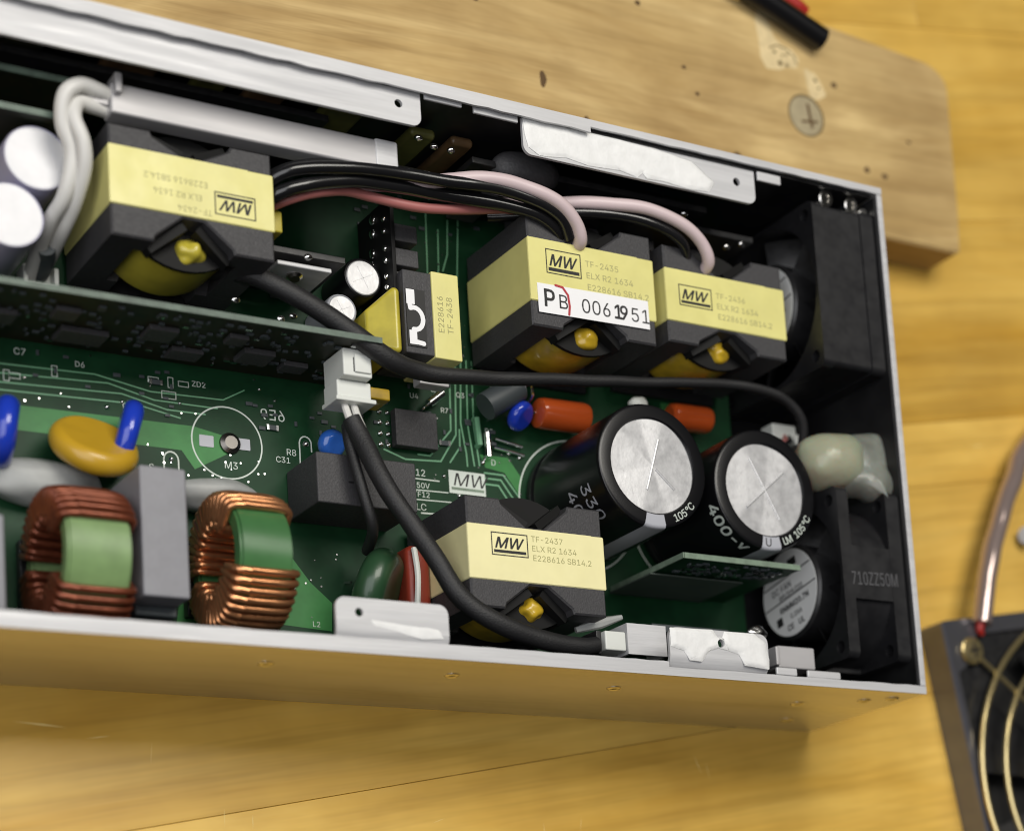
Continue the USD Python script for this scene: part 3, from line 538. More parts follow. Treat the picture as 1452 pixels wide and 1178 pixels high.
# --- large capacitors
def big_cap(c, ztop, lab, letters):
    T = assembly(PS, 'large_capacitor', lab); R = 20.6
    part(T, 'sleeve', lathe([(R - 1.2, Z + .1), (R - .3, Z + .5), (R, Z + 2), (R, Z + 3.6), (R - .7, Z + 4.6), (R - .7, Z + 5.4), (R, Z + 6.4), (R, ztop - 1.4), (R - .4, ztop - .5), (R - 1.2, ztop), (16.0, ztop + .05), (15.6, ztop - .5), (15.6, ztop - 1.2)], (*c, 0), n=72), 'gloss')
    ct_ = lathe([(0.01, ztop - .7)] + [(r_, ztop - .7) for r_ in np.linspace(1, 15.7, 15)], (*c, 0), n=72); Vc = np.array(ct_.vertices)
    dl = np.min([np.abs((Vc[:, 0] - c[0]) * -math.sin(a[0]) + (Vc[:, 1] - c[1]) * math.cos(a[0])) for a in letters['vent']], axis=0); Vc[:, 2] -= .055 * dl - .1; Vc[:, 2] += .10 * meshkit.noise(Vc * .22)
    ct_.vertices = Vc; tp = part(T, 'can_top', ct_, 'capsilver', smooth=12)
    for a in letters['vent']:
        d_ = np.array([math.cos(a[0]), math.sin(a[0]), 0]); o = np.array([*c, ztop - .68])
        part(tp, 'vent_groove', tube([o + d_ * a[1], o + d_ * (a[1] + a[2]) / 2, o + d_ * a[2]], .5, 8), 'capsilver')
    # stripe: over the shoulder and down the side
    ang = letters['stripe']; wd = .20
    st = []
    th = np.linspace(ang - wd, ang + wd, 9); prof = [(16.2, ztop + .09), (R - 1.1, ztop + .04), (R - .3, ztop - .45), (R + .06, ztop - 1.4), (R + .06, Z + 6.6)]
    V = np.array([(c[0] + r * math.cos(q), c[1] + r * math.sin(q), z) for r, z in prof for q in th]); F = []
    for k in range(len(prof) - 1):
        for i in range(8): F += [(k * 9 + i, (k + 1) * 9 + i, (k + 1) * 9 + i + 1), (k * 9 + i, (k + 1) * 9 + i + 1, k * 9 + i + 1)]
    part(T, 'polarity_stripe', trimesh.Trimesh(V, F, process=False), 'greyprint', smooth=60)
    for s, h, a, dz, bo, mm_ in letters['text']:
        part(T, 'printed_rating', wrap(text(s, h, .06, bo), c, R + .05, a, ztop - dz), mm_, smooth=False)
    for s, h, deg in letters['rim']:
        a0 = math.radians(deg)
        for ch in s:
            if ch != ' ':
                e = np.array([math.cos(a0), math.sin(a0), 0]); tg = np.array([-e[1], e[0], 0])
                part(T, 'printed_rating', place(text(ch, h, .05, False, 0, 1, True), np.array([*c, ztop + .12]) + e * 18.0, tg, -e), 'ink' if s == 'U' else 'silk', smooth=False)
            a0 += h * .78 / 18.0
    return T
big_cap((-96.6, 70.8), 54.0, 'large black capacitor beside the board emblem', dict(vent=[(1.25, -8.5, 9.5), (math.radians(-42), 1.5, 10.5)], stripe=math.radians(-92), text=[('330', 5.0, math.radians(194), 13, False, 'greyprint'), ('400', 5.0, math.radians(194), 21, False, 'greyprint')], rim=[('105°C', 2.4, -66)]))
big_cap((-52.5, 67.8), 54.0, 'large black capacitor next to the fan marked 400 V', dict(vent=[(math.radians(118), -11, 11.5), (math.radians(40), -10.5, 10.5)], stripe=math.radians(-88), text=[('400-v', 4.6, math.radians(196), 6, True, 'silk'), ], rim=[('LM 105°C', 2.4, -70), ('U', 2.8, -92)]))
# --- toroid chokes
def choke(lab, xc, yc, zc, ro, ri, tx_, wm, cm, rot, rw, nt):
    T = assembly(PS, 'choke_coil', lab); hx = tx_ / 2
    pr = []
    core = cut(cyl((xc - hx, yc, zc), (xc + hx, yc, zc), ro, 64), cyl((xc - hx - 1, yc, zc), (xc + hx + 1, yc, zc), ri, 48))
    # soften the core's edges by a slightly smaller, wider ring
    core2 = cut(cyl((xc - hx - .8, yc, zc), (xc + hx + .8, yc, zc), ro - .8, 64), cyl((xc - hx - 2, yc, zc), (xc + hx + 2, yc, zc), ri + .8, 48))
    part(T, 'core', tri(man(core) + man(core2)), cm)
    gap, gap2 = math.radians(27), math.radians(7)
    for s in (-1, 1):
        turns = []
        for k in range(nt):
            f = (k + .5) / nt; a = rot + math.pi / 2 + s * (gap + f * (math.pi - gap - gap2))
            e = np.array([0, math.cos(a), math.sin(a)]); lean = s * 0.25 / nt
            ro_, ri_ = ro + rw, ri - 1.6 * rw - (1.5 * rw if k % 2 else 0); hx_ = hx + rw + .8
            tq = np.array([0, -math.sin(a), math.cos(a)]); C = np.array([xc, yc, zc]); q = []
            bow = .5
            for (px, rr, sk) in [(-hx_ * .55, ro_, 0), (0, ro_ + .05, 0), (hx_ * .55, ro_, 0), (hx_ - .6, ro_ - .7, .1), (hx_, ro_ - 2.2, .2), (hx_, (ro_ + ri_) / 2, .5), (hx_, ri_ + 1.6, .8), (hx_ - .8, ri_ + .3, .9), (0, ri_, 1), (-hx_ + .8, ri_ + .3, 1), (-hx_, ri_ + 1.6, 1), (-hx_, (ro_ + ri_) / 2, 1), (-hx_, ro_ - 2.2, .6), (-hx_ + .6, ro_ - .7, .3)]:
                q.append(C + e * rr + np.array([px, 0, 0]))
            turns.append(tube(q + [q[0]], rw, 8, True, 2))
        part(T, 'winding', join(*turns), wm, smooth=70)
    part(T, 'coil_base', bx(xc - hx - 2, xc + hx + 2, yc - ro * .6, yc + ro * .6, Z + .1, zc - ro - rw - .1 if zc - ro - rw > Z + 1 else Z + 1.2, .3), 'black')
    return T
choke('red enamelled choke coil on a pale green core', -276.8, 28.6, 31.5, 18.6, 13.2, 16.4, 'corered', 'coregreen', math.radians(6), 1.15, 17)
choke('bright copper choke coil on a deep green core', -228.2, 32.4, 31.5, 18.6, 13.2, 14.4, 'corecopper', 'coregreen2', math.radians(-10), 1.2, 17)
# --- grey film capacitors
g = part(PS, 'film_capacitor', bx(-263.3, -249.6, 16.8, 54.4, Z + .1, 45, .7), 'greybox', label='grey box capacitor standing between the two choke coils')
part(g, 'foot', bx(-262.6, -250.2, 13.6, 16.7, Z + .1, 36, .6), 'greytoe')
g = part(PS, 'film_capacitor', bx(-322, -301.2, 9.6, 36, Z + .1, 45, .7), 'greybox', label='grey box capacitor at the left edge')
part(PS, 'silicone_lump', blob((-280, 57.0, 11.5), (15.5, 6.4, 7.0), 2, .12, flat=Z), 'silicone', label='grey silicone behind the red coil')
part(PS, 'silicone_lump', blob((-228, 58.5, 12.0), (14, 5.0, 6.5), 5, .12, flat=Z), 'silicone', label='grey silicone behind the copper coil')
part(PS, 'silicone_lump', blob((-238, 9.5, 14), (15, 4.2, 9), 8, .15, flat=Z), 'greytoe', label='dark lump below the copper coil')
# --- discs and small parts near the chokes
def leads(par, pts, m_='solder', r=.35):
    for a_, b_ in pts: part(par, 'lead', cyl(a_, b_, r, 8), m_)
d1 = part(PS, 'disc_capacitor', disc((-292.6, 68.5, 18.5), (.97, -.16, .2), 10.4, 6.4), 'blue', label='blue disc at the left edge'); leads(d1, [((-290, 66, 10), (-289.6, 66, Z)), ((-290, 71, 10), (-289.6, 71, Z))])
d2 = part(PS, 'disc_capacitor', disc((-257.2, 71.0, 18.5), (.93, -.28, .2), 11.4, 5.6), 'blue', label='blue disc beside the ochre one'); leads(d2, [((-256, 67, 10), (-256, 67, Z)), ((-256, 72, 10), (-256, 72, Z))])
d3 = part(PS, 'disc_capacitor', disc((-267.6, 66.6, 21), (.06, .66, .72), 12.8, 7.0), 'orange', label='ochre disc leaning between the blue ones'); leads(d3, [((-268, 74, 14), (-268, 74, Z)), ((-263, 74, 14), (-263, 74, Z))])
d4 = part(PS, 'disc_capacitor', disc((-190.2, 78.4, 16), (.2, -.45, .85), 4.6, 5.0), 'blue2', label='small light blue bead beside the black cable'); leads(d4, [((-190, 80, 13), (-190, 80, Z))])
rl = part(PS, 'relay', bx(-202.3, -168.9, 54.6, 70.4, Z + .1, 30, .5), 'ferrite', label='dark grey relay block under the black cable')
part(rl, 'moulded_mark', prism(sbox(-192.0, 61.5, -188.8, 62.1).union(sbox(-189.6, 60.4, -188.9, 62.1)), 30.0, 30.05), 'black')
vr = part(PS, 'varistor', disc((-180.4, 30.5, 22.5), (.74, -.34, .58), 13.6, 9.5), 'mov', label='dark green varistor behind the holed lug'); leads(vr, [((-184, 36, 12), (-184, 37, Z)), ((-178, 35, 12), (-178, 36, Z))])
rb = part(PS, 'film_capacitor', bx(-172.0, -163.6, 20.0, 45.5, Z + .1, 27, 2.2), 'brick', label='brick red capacitor behind the black cable')
part(rb, 'white_tie', tube([(-169.9, 44, 27.8), (-169.4, 35, 28.4), (-170.2, 24, 28.2)], .95, 8), 'white')
# --- chips in the middle
ic = part(PS, 'chip', bx(-165.6, -150.6, 82.6, 94.8, Z + .6, 12, .3), 'ferrite', label='flat black chip beside the white traces')
for k in range(4):
    for xx in (-169.4, -166.6): part(ic, 'pin', lathe([(0, 0), (.95, 0), (.8, .7), (.3, 1.2), (0, 1.3)], (xx, 83.4 + k * 3.6, Z), n=12), 'solder')
dd = part(PS, 'diode', cyl((-153.5, 97.5, 12.5), (-148.5, 101.8, 12.5), 1.5, 16), 'solder', label='small silver diode above the chip'); part(dd, 'lead', tube([(-153.5, 97.5, 12.5), (-155.4, 95.8, 12.2), (-155.5, 95.2, Z)], .4, 8), 'solder'); part(dd, 'lead', tube([(-155.6, 92, 9), (-154, 90.4, 9), (-151.5, 91.0, 9), (-150, 93, 9)], .35, 8), 'solder')
gc = part(PS, 'small_capacitor', cyl((-135.6, 97.2, 17.5), (-123.8, 105.0, 19), 4.6, 32), 'greytoe', label='grey capacitor lying on its side')
part(gc, 'end_cap', cyl((-123.8, 105.0, 19), (-123.3, 105.3, 19.1), 4.2, 32), 'capwhite'); part(gc, 'lead', tube([(-123, 105.4, 20), (-119.6, 106.0, 20.2), (-118.0, 103, 18), (-118.2, 101, 12)], .55, 8), 'solder')
for q in ((-129.5, 97.5), (-126.6, 98.4)): part(gc, 'lead', cyl((q[0], q[1], 15), (q[0], q[1] - 1, Z), .4, 8), 'solder')
d5 = part(PS, 'disc_capacitor', disc((-121.8, 96.4, 16), (.45, -.6, .66), 5.2, 4.4), 'blue', label='small deep blue bead beside the orange capacitor'); leads(d5, [((-122, 97, 12), (-122, 97, Z))])
def film(c, lx, r, lab):
    pr = [(0, -lx / 2), (r * .7, -lx / 2), (r * .93, -lx / 2 + .8), (r, -lx / 2 + 2.4), (r, lx / 2 - 2.4), (r * .93, lx / 2 - .8), (r * .7, lx / 2), (0, lx / 2)]
    t = lathe(pr, (0, 0, 0), (1, .02, 0), 36); t.vertices = t.vertices * np.array([1, .92, 1]) + np.array(c)
    f_ = part(PS, 'film_capacitor', t, 'redcap', label=lab); leads(f_, [((c[0] + lx / 2 + .2, c[1], c[2]), (c[0] + lx / 2 + 1.0, c[1] - .5, Z)), ((c[0] - lx / 2 - .2, c[1], c[2]), (c[0] - lx / 2 - 1.0, c[1] - .5, Z))])
film((-106.2, 98.4, 16.5), 19.6, 5.6, 'orange red capacitor left of the first large capacitor')
film((-54.8, 104.0, 17.0), 16.8, 5.0, 'orange red capacitor between the two large capacitors')
# small resistors, links and solder bumps in the middle
for a_, b_, r_, mm_ in [((-131.6, 91, 10.5), (-131.4, 83.5, 10.5), 1.2, 'solder'), ((-128.0, 90, 9.5), (-118, 88.4, 9.5), .5, 'solder'), ((-128.5, 87.0, 9.4), (-117.4, 85.6, 9.4), .5, 'solder'), ((-134.8, 96, 10), (-134.2, 87, 10), 1.0, 'trace')]:
    part(PS, 'wire_link', tube([np.array(a_) - (0, 0, a_[2] - Z), a_, b_, np.array(b_) - (0, 0, b_[2] - Z)], r_, 8, False), mm_)
part(PS, 'white_plug', join(bx(-23.5, -13.0, 99.2, 104.8, 16, 23, .6), bx(-14.5, -9.5, 97.5, 101.5, 16, 24, .6)), 'white', label='small white plug beside the second large capacitor')
part(PS, 'white_plug', blob((-77.5, 105.4, 20), (3.2, 2.0, 2.2), 3, .15), 'white', label='pale lump behind the first large capacitor')
for k, mm_ in enumerate(('redwire', 'blackwire')):
    part(PS, 'fan_wire', tube([(-18 + k * 2, 101, 22), (-20 + k * 2, 98, 25), (-26 + k, 95.5, 24), (-31, 96 + k, 18)], .8, 8), mm_)

# --- upright control board with its chips
vb = part(PS, 'control_board', bx(L, -186.2, 100.6, 102.2, Z + .1, 46.0), 'pcbdark', label='upright dark green control board down the middle')
part(vb, 'bare_edge', bx(L + .1, -186.4, 100.5, 102.3, 46.0, 46.5), 'edgedark')
for (x, z, w, h, d_) in [(-316, 28, 10, 10, 1.6), (-297, 26, 12, 8, 1.8), (-279, 34, 7, 7, 1.6), (-270, 20, 14, 9, 1.8), (-250, 30, 9, 9, 1.6), (-238, 18, 10, 7, 1.6), (-228, 34, 6, 6, 1.5), (-218, 24, 10, 9, 1.8), (-204, 20, 8, 6, 1.6)]:
    part(vb, 'board_chip', bx(x - w / 2, x + w / 2, 100.5 - d_, 100.55, z - h / 2, z + h / 2, .25), 'ferrite')
tiny = []; sold = []
for _ in range(220):
    x, z = random.uniform(-330, -190), random.uniform(12, 43); w, h = random.choice(((1.6, .8), (.8, 1.6), (2.0, 1.2)))
    (sold if random.random() < .14 else tiny).append(bx(x - w / 2, x + w / 2, 99.9, 100.58, z - h / 2, z + h / 2))
part(vb, 'small_chips', join(*tiny), 'greytoe', kind='stuff'); part(vb, 'solder_joints', join(*sold), 'solder', kind='stuff')
# white plug on the control board, and its cable
cn = part(PS, 'cable_plug', bx(-196.6, -187.0, 91.6, 100.3, 26, 40.0, .5), 'white', label='white plug at the end of the control board')
part(cn, 'latch', bx(-193.0, -187.6, 92.8, 98.6, 40.0, 40.7, .3), 'white'); part(cn, 'collar', bx(-197.4, -186.0, 85.6, 91.5, 27, 36.6, .5), 'white'); part(cn, 'lip', bx(-198.2, -184.9, 84.6, 86.0, 27, 37.6, .3), 'white')
part(cn, 'latch_groove', bx(-193.3, -193.0, 93, 97.5, 40.0, 40.06), 'ink')
cb = assembly(PS, 'cable', 'black sleeved cable running from the white plug to the near wall')
part(cb, 'wire', tube([(-193.6, 86, 33), (-193.8, 82, 35), (-192.4, 76, 36.5), (-189.6, 71, 38)], 1.15, 10), 'whitewire'); part(cb, 'wire', tube([(-190.6, 86, 33), (-191.0, 81, 36), (-190.2, 76, 38), (-188.6, 71, 38.5)], 1.15, 10), 'whitewire')
part(cb, 'sleeve', tube([(-193.0, 79.6, 36), (-190.8, 73, 37), (-186.2, 57.3, 42), (-178.7, 43.9, 44), (-173.2, 33.2, 47), (-166.6, 22.6, 48.5), (-156.0, 15.6, 50), (-141.1, 11.6, 50), (-126.0, 10.6, 49.5), (-119.5, 11.8, 49)], [2.7, 2.9, 2.9, 2.9, 2.9, 2.9, 2.9, 2.9, 2.7, 2.5], 14), 'sleeve')
part(cb, 'sleeve', tube([(-193.0, 78.6, 33), (-193.0, 70, 34), (-190.6, 56, 36), (-186.5, 47, 33), (-182, 44, 20)], 1.7, 12), 'sleeve')
c2 = part(PS, 'cable_plug', bx(-116.6, -108.9, 10.4, 16.6, 40, 50, .5), 'white', label='white plug at the near wall'); part(c2, 'socket', bx(-118.6, -116.7, 9.4, 17, 38, 48, .3), 'black')
cb2 = part(PS, 'cable', tube([(-232, 124, 26), (-221.5, 118.8, 37), (-202.0, 108.6, 41), (-184.5, 97.8, 42), (-172, 95.6, 40), (-157.6, 95.8, 40), (-124.3, 99.8, 40), (-91.9, 103.4, 40), (-60, 107.4, 40), (-44, 107.9, 40), (-31.2, 106.0, 40), (-22.5, 99.4, 38), (-20.0, 89.1, 32), (-21, 80, 24)], [2.8, 2.9, 3.0, 2.8, 2.5, 2.0, 1.7, 1.6, 1.6, 1.6, 1.6, 1.6], 14), 'sleeve', label='black cable crossing the case to the near fan')

# --- metal brackets at the near wall
br = cut(bx(-108.6, -94.0, 9.5, 19.4, 40, 50.4), bx(-107.6, -95.0, 8, 18.4, 38, 49.4)); part(PS, 'metal_bracket', br, 'rim', label='bare metal bracket beside the pasted lug')
part(PS, 'metal_bracket', join(bx(-53.6, -38.6, 7.6, 15.0, 30, 55, .5), bx(-55.2, -53.7, 8.2, 14.4, 30, 56, .3)), 'bar', label='brownish metal block beside the near fan')
part(PS, 'glue_strand', tube([(-121, 18.6, 40), (-113, 21, 42), (-106, 23, 44)], [1.0, 1.8, .8], 8), 'silicone')
# --- small upright board by the near wall
lb = part(PS, 'riser_board', bx(-85.6, -39.4, 42.2, 43.8, Z + .1, 51.4), 'pcb', label='upright board in front of the large capacitors')
part(lb, 'bare_edge', join(bx(-85.8, -39.2, 42.1, 43.9, 51.4, 52.0), bx(-86.2, -85.62, 42.1, 43.9, Z + .2, 52.0)), 'pcbedge')
tiny = []; sold = []
for _ in range(90):
    x, z = random.uniform(-80, -44), random.uniform(37, 50); w, h = random.choice(((1.6, .8), (.8, 1.6), (2.2, 1.4)))
    (sold if random.random() < .3 else tiny).append(bx(x - w / 2, x + w / 2, 41.5, 42.15, z - h / 2, z + h / 2))
part(lb, 'small_chips', join(*tiny), 'greytoe', kind='stuff'); part(lb, 'solder_joints', join(*sold), 'solder', kind='stuff')
part(lb, 'grey_film', bx(-88, -51, 40.9, 41.4, 10, 35.5, .1), 'filmgrey')
part(PS, 'solder_lug', blob((-58, 20, 50), (3.0, 1.6, 1.4), 4, .3, sub=2), 'solder')
part(PS, 'heat_sink', bx(-92, -62, 20.6, 23.0, Z, 40), 'greytoe', label='dark upright plate in front of the riser board')

# --- fans
def fan(yc, lab, lettering, tilt, closed=False):
    T = assembly(PS, 'cooling_fan', lab); zc, h, x0, x1 = 32.0, 29.4, -29.0, -2.6
    R = 28.2
    sq = sbox(-h, -h, h, h).buffer(-2.5).buffer(2.5, 8)
    def yz(t, xa):            # prism in (y, z) extruded along +x
        V = t.vertices; return trimesh.Trimesh(np.c_[xa + V[:, 2], yc - V[:, 0], zc + V[:, 1]], t.faces, process=False)
    holes = unary_union([Point(sx * 25, sy * 25).buffer(2.1, 10) for sx in (-1, 1) for sy in (-1, 1)])
    plate = sq.difference(Point(0, 0).buffer(R, 40)).difference(holes)
    bars = unary_union([sbox(-9, -h + .15, 9, -R + 3).union(sbox(-9, R - 3, 9, h - .15)), sbox(-h + .15, -9, -R + 3, 9).union(sbox(R - 3, -9, h - .15, 9))])
    mid = Point(0, 0).buffer(R + 1.0, 40).union(bars).difference(Point(0, 0).buffer(R, 40)).intersection(sq.buffer(-.1))
    if closed: mid = sq.buffer(-.7).difference(Point(0, 0).buffer(R, 40))
    t1, t2, t3 = yz(prism(plate, 0, 4.6), x0), yz(prism(plate, 0, 5.6), x1 - 5.6), yz(prism(mid, 0, x1 - x0 - 10.2), x0 + 4.6)
    part(T, 'frame', join(t1, t2, t3), 'fanblack')
    part(T, 'hub', lathe([(0, 16), (16.2, 16), (16.4, 1.2), (15.6, .3), (0, .3)], (x0, yc, zc), (1, 0, 0), 48), 'black')
    lb_ = part(T, 'label', lathe([(0, 0), (15.0, 0), (15.0, .2), (0, .2)], (x0 + .05, yc, zc), (1, 0, 0), 48), 'label')
    for k in range(7):
        a = k * 2 * math.pi / 7 + .2; P_ = []
        for i, r in enumerate(np.linspace(16.0, 27.2, 6)):
            for j, s in enumerate(np.linspace(-.5, .5, 5)):
                aa = a + s * .62; xx = x0 + 10 + s * 11 + (1 - (2 * s) ** 2) * 1.2
                P_.append((xx, yc + r * math.cos(aa), zc + r * math.sin(aa)))
        P_ = np.array(P_); n_ = len(P_); F = []
        for i in range(5):
            for j in range(4):
                q = i * 5 + j; F += [(q, q + 1, q + 6), (q, q + 6, q + 5)]
        top_, bot = P_ + (.45, 0, 0), P_ - (.45, 0, 0); F = np.array(F); Fall = np.vstack([F, F[:, ::-1] + n_])
        rim = [i for i in range(5)] + [5 * i + 4 for i in range(1, 6)] + [25 + j for j in (3, 2, 1, 0)] + [5 * i for i in (4, 3, 2, 1)]
        for q, r_ in zip(rim, rim[1:] + rim[:1]): Fall = np.vstack([Fall, [(q, q + n_, r_ + n_), (q, r_ + n_, r_)]])
        b_ = trimesh.Trimesh(np.vstack([top_, bot]), Fall, process=False); trimesh.repair.fix_normals(b_); part(T, 'blade', b_, 'black', smooth=40)
    # struts behind the rotor
    for k in range(4):
        a = math.pi / 4 + k * math.pi / 2; e = np.array([0, math.cos(a), math.sin(a)]); part(T, 'strut', cyl(np.array([x1 - 3, yc, zc]) + e * 12, np.array([x1 - 3, yc, zc]) + e * 29, 1.3, 8), 'fanblack')
    # printing: reads upwards, letter tops towards +y
    ct, sn = math.cos(tilt), math.sin(tilt); X = np.array([0, sn, ct]); Y = np.array([0, ct, -sn]); o = np.array([x0 - .0, yc, zc])
    def pr(s, u, v, h_, bo=False): part(lb_, 'label_print', place(text(s, h_, .05, bo), o + X * u + Y * v, X, Y), 'ink', smooth=False)
    def rule(u0, u1, v, w=.45): part(lb_, 'label_print', place(prism(sbox(u0, v, u1, v + w), 0, .05), o, X, Y), 'ink', smooth=False)
    rule(-13.5, 13.5, 5.6); rule(-14.6, 14.6, -1.6); pr('DC12V', -9, 8.6, 2.0, True); part(lb_, 'label_print', place(prism(sbox(2, 8.2, 6.5, 11), 0, .05), o, X, Y), 'ink', smooth=False)
    pr('DC FAN', -9.5, 1.8, 2.2); pr('BRUSHLESS', -6, -.9, 1.7); pr('RNMM20.7N', -7.0, -5.4, 2.0, True); pr('0.28A', -2.0, -9.0, 1.7); part(lb_, 'label_print', place(prism(sbox(-9.6, -9.4, -6.4, -6.4), 0, .05), o, X, Y), 'ink', smooth=False)
    pr('CE', -4.6, -12.6, 2.0, True); pr('UL', 1.6, -12.6, 2.0, True)
    if lettering: part(T, 'raised_mark', place(text(lettering, 4.4, .25, False, 0, .62), (x0 + 3.4, yc - 4.4, zc + h - .16), (1, .03, 0)), 'grille', smooth=False)
    return T
fan(40.6, 'cooling fan nearer the near wall, with marked top', '710ZZ50M', .18)
fan(141.0, 'cooling fan in the far corner', None, .18, True)
# glue between the fans
gl = part(PS, 'glue_lump', merged([blob((-21.5, 82.0, 51), (11.6, 8.4, 8.4), 1, .16), blob((-26.5, 80.0, 47), (6.5, 7, 7), 4, .2), blob((-17, 86, 50), (8, 5.5, 7), 7, .2)]), 'glue', smooth=True, label='milky glue lump between the two fans')
part(gl, 'glue_skirt', merged([blob((-7.0, 83.0, 51.5), (12.5, 9.5, 6.0), 3, .2), blob((-6, 74, 54), (6, 6, 6.5), 6, .2), blob((-14, 75.5, 50), (7, 4, 7), 9, .2), tube([(-12, 78, 56), (-9, 72, 60), (-6, 67, 61.6)], [2.4, 1.6, .6], 8)]), 'glue2', smooth=True)
# --- far side: rail, heat sinks, wires
rail = part(PS, 'metal_rail', bx(-269.5, -180.0, 154.6, 163.8, 43.5, 50.4, .7), 'bar', label='grey metal rail along the far wall')
part(rail, 'end_block', bx(-187.5, -179.6, 154.2, 164.2, 43.0, 50.8, .8), 'rim'); part(rail, 'rail_tongue', bx(-275.5, -269.5, 157.0, 162.6, 44.5, 49.0, .5), 'bar'); part(rail, 'rail_tongue', bx(-268.8, -266.6, 160, 166, 45, 52.6, .5), 'bar')
for k, (x0, x1, y, z1) in enumerate([(-330, -200, 168.4, 46), (-150, -60, 166.5, 44), (-236, -192, 128.6, 36), (-112, -40, 160.2, 42)]):
    hs = part(PS, 'heat_sink', bx(x0, x1, y, y + 2.2, Z, z1, .3), 'black', label=['black heat sink behind the rail', 'black heat sink under the ragged lug', 'black heat sink right of the left transformer', 'black heat sink behind the yellow transformers'][k])
    for q in np.arange(x0 + 12, x1 - 8, 22): part(hs, 'power_transistor', bx(q - 5, q + 5, y - 4.0, y - .1, Z + 4, min(z1 - 6, Z + 22), .5), 'ferrite')
part(PS, 'metal_strip', bx(-215.4, -197.8, 124.0, 125.4, 20, 38, .3), 'rim', label='bright metal strip beside the small silver capacitors')
part(PS, 'strip_screw', screw_head((-207.5, 123.9, 32), (0, -1, .3), 2.6, 1.4), 'steel')
part(PS, 'electrolytic', blob((-130, 168, 42), (12, 6, 6), 2, .05), 'ferrite', label='dark rounded part under the ragged lug')
rb2 = part(PS, 'riser_board', bx(L, -281, 152.4, 154, Z, 44), 'pcbdark', label='dark green upright board in the far left corner'); part(rb2, 'bare_edge', bx(L, -281, 152.3, 154.1, 44, 44.4), 'edgedark')
rb3 = part(PS, 'riser_board', bx(L, -272, 162.6, 164.2, Z, 46), 'pcbdark', label='dark green upright board behind the white wires'); part(rb3, 'bare_edge', bx(L, -272, 162.5, 164.3, 46, 46.4), 'edgedark')
for k, (x, w, y, z, m_, lb_) in enumerate([(-318, 14, 168, 50, 'olivepart', 'olive part under the long lug at the far left'), (-292, 11, 169, 47, 'pcbdark', 'dark green part under the long lug'), (-262, 16, 168.4, 52, 'brownpart', 'brown part behind the rail'), (-238, 10, 168.6, 50, 'olivepart', 'olive part behind the rail'), (-221, 12, 168.2, 53, 'brownpart', 'brown part near the lug hole'), (-196, 13, 168.4, 49, 'olivepart', 'olive part right of the lug hole'), (-168, 9, 168, 46, 'olivepart', 'olive part between the two long lugs'), (-153, 8, 169, 44, 'brownpart', 'brown part between the two long lugs')]):
    q_ = part(PS, 'film_capacitor', bx(x - w / 2, x + w / 2, y + 2.4, y + 5.8, 12, z, 1.2), m_, label=lb_)
for (x, y, z) in [(-171, 168.5, 48), (-165.5, 167, 47.5), (-158.6, 167.8, 46), (-63, 158, 43), (-52, 156.5, 42.5), (-46, 158.4, 43), (-71, 163.5, 46), (-205, 128.2, 37), (-213, 109, 33), (-209, 110.5, 33), (-226, 114, 30)]:
    part(PS, 'solder_joint', blob((x, y, z), (1.1, .8, .8), int(-x), .25, sub=2), 'solder')
def can(c, R, ztop, lab, m_top='capsilver', m_side='gloss', groove=True, tr=.86):
    T = assembly(PS, 'electrolytic', lab)
    part(T, 'can', lathe([(R - .5, Z + .1), (R, Z + .6), (R, ztop - 1), (R - .35, ztop - .2), (R * tr + .1, ztop), (R * tr - .1, ztop - .4)], (*c, 0), n=40), m_side)
    tp = part(T, 'can_top', lathe([(0, ztop - .1), (R * (tr - .05), ztop - .08), (R * tr, ztop - .4)], (*c, 0), n=40), m_top)
    if groove:
        for a in (1.1, 1.1 + math.pi / 2): part(tp, 'vent_groove', tube([(c[0] - R * .6 * math.cos(a), c[1] + R * .6 * math.sin(a), ztop - .2), (c[0], c[1], ztop - .2), (c[0] + R * .6 * math.cos(a), c[1] - R * .6 * math.sin(a), ztop - .2)], .22, 6), m_top)
can((-287.6, 141.8), 9.6, 40, 'white topped capacitor beside the white wires', 'capwhite', 'lilac', False, .955)
can((-295.6, 123.6), 9.6, 40, 'white topped capacitor nearest the left edge', 'capwhite', 'lilac', False, .955)
can((-180.8, 130.6), 6.6, 25, 'small silver capacitor beside the solder columns')
can((-188.6, 119.0), 5.2, 25, 'smallest silver capacitor behind the control board', 'capsilver', 'greyprint')
# solder column board with black couplers
cp = assembly(PS, 'pin_strip', 'strip with two columns of bright solder dots')
part(cp, 'strip_body', bx(-173.4, -172.0, 117.0, 156.5, Z, 31, .2), 'flangeblack')
for yy, zz in ((153.1, 19.6), (148.6, 19.0), (142.3, 18.3), (138.5, 17.4)): part(cp, 'solder_dot', blob((-173.7, yy, zz), (.9, 1.5, 1.4), int(yy), .1, sub=2), 'solder')
for yy in (150.4, 146.4, 140.6, 136.6, 131.4, 127.8, 123.2, 119.3): part(cp, 'solder_dot', blob((-173.7, yy, 27.0), (.7, .95, .9), int(yy), .1, sub=2), 'solder')
for yy in (145.5, 137.4, 129.6, 122.6): part(PS, 'coupler', bx(-171.9, -163.6, yy - 2.9, yy + 2.9, Z, 30, .4), 'ferrite')
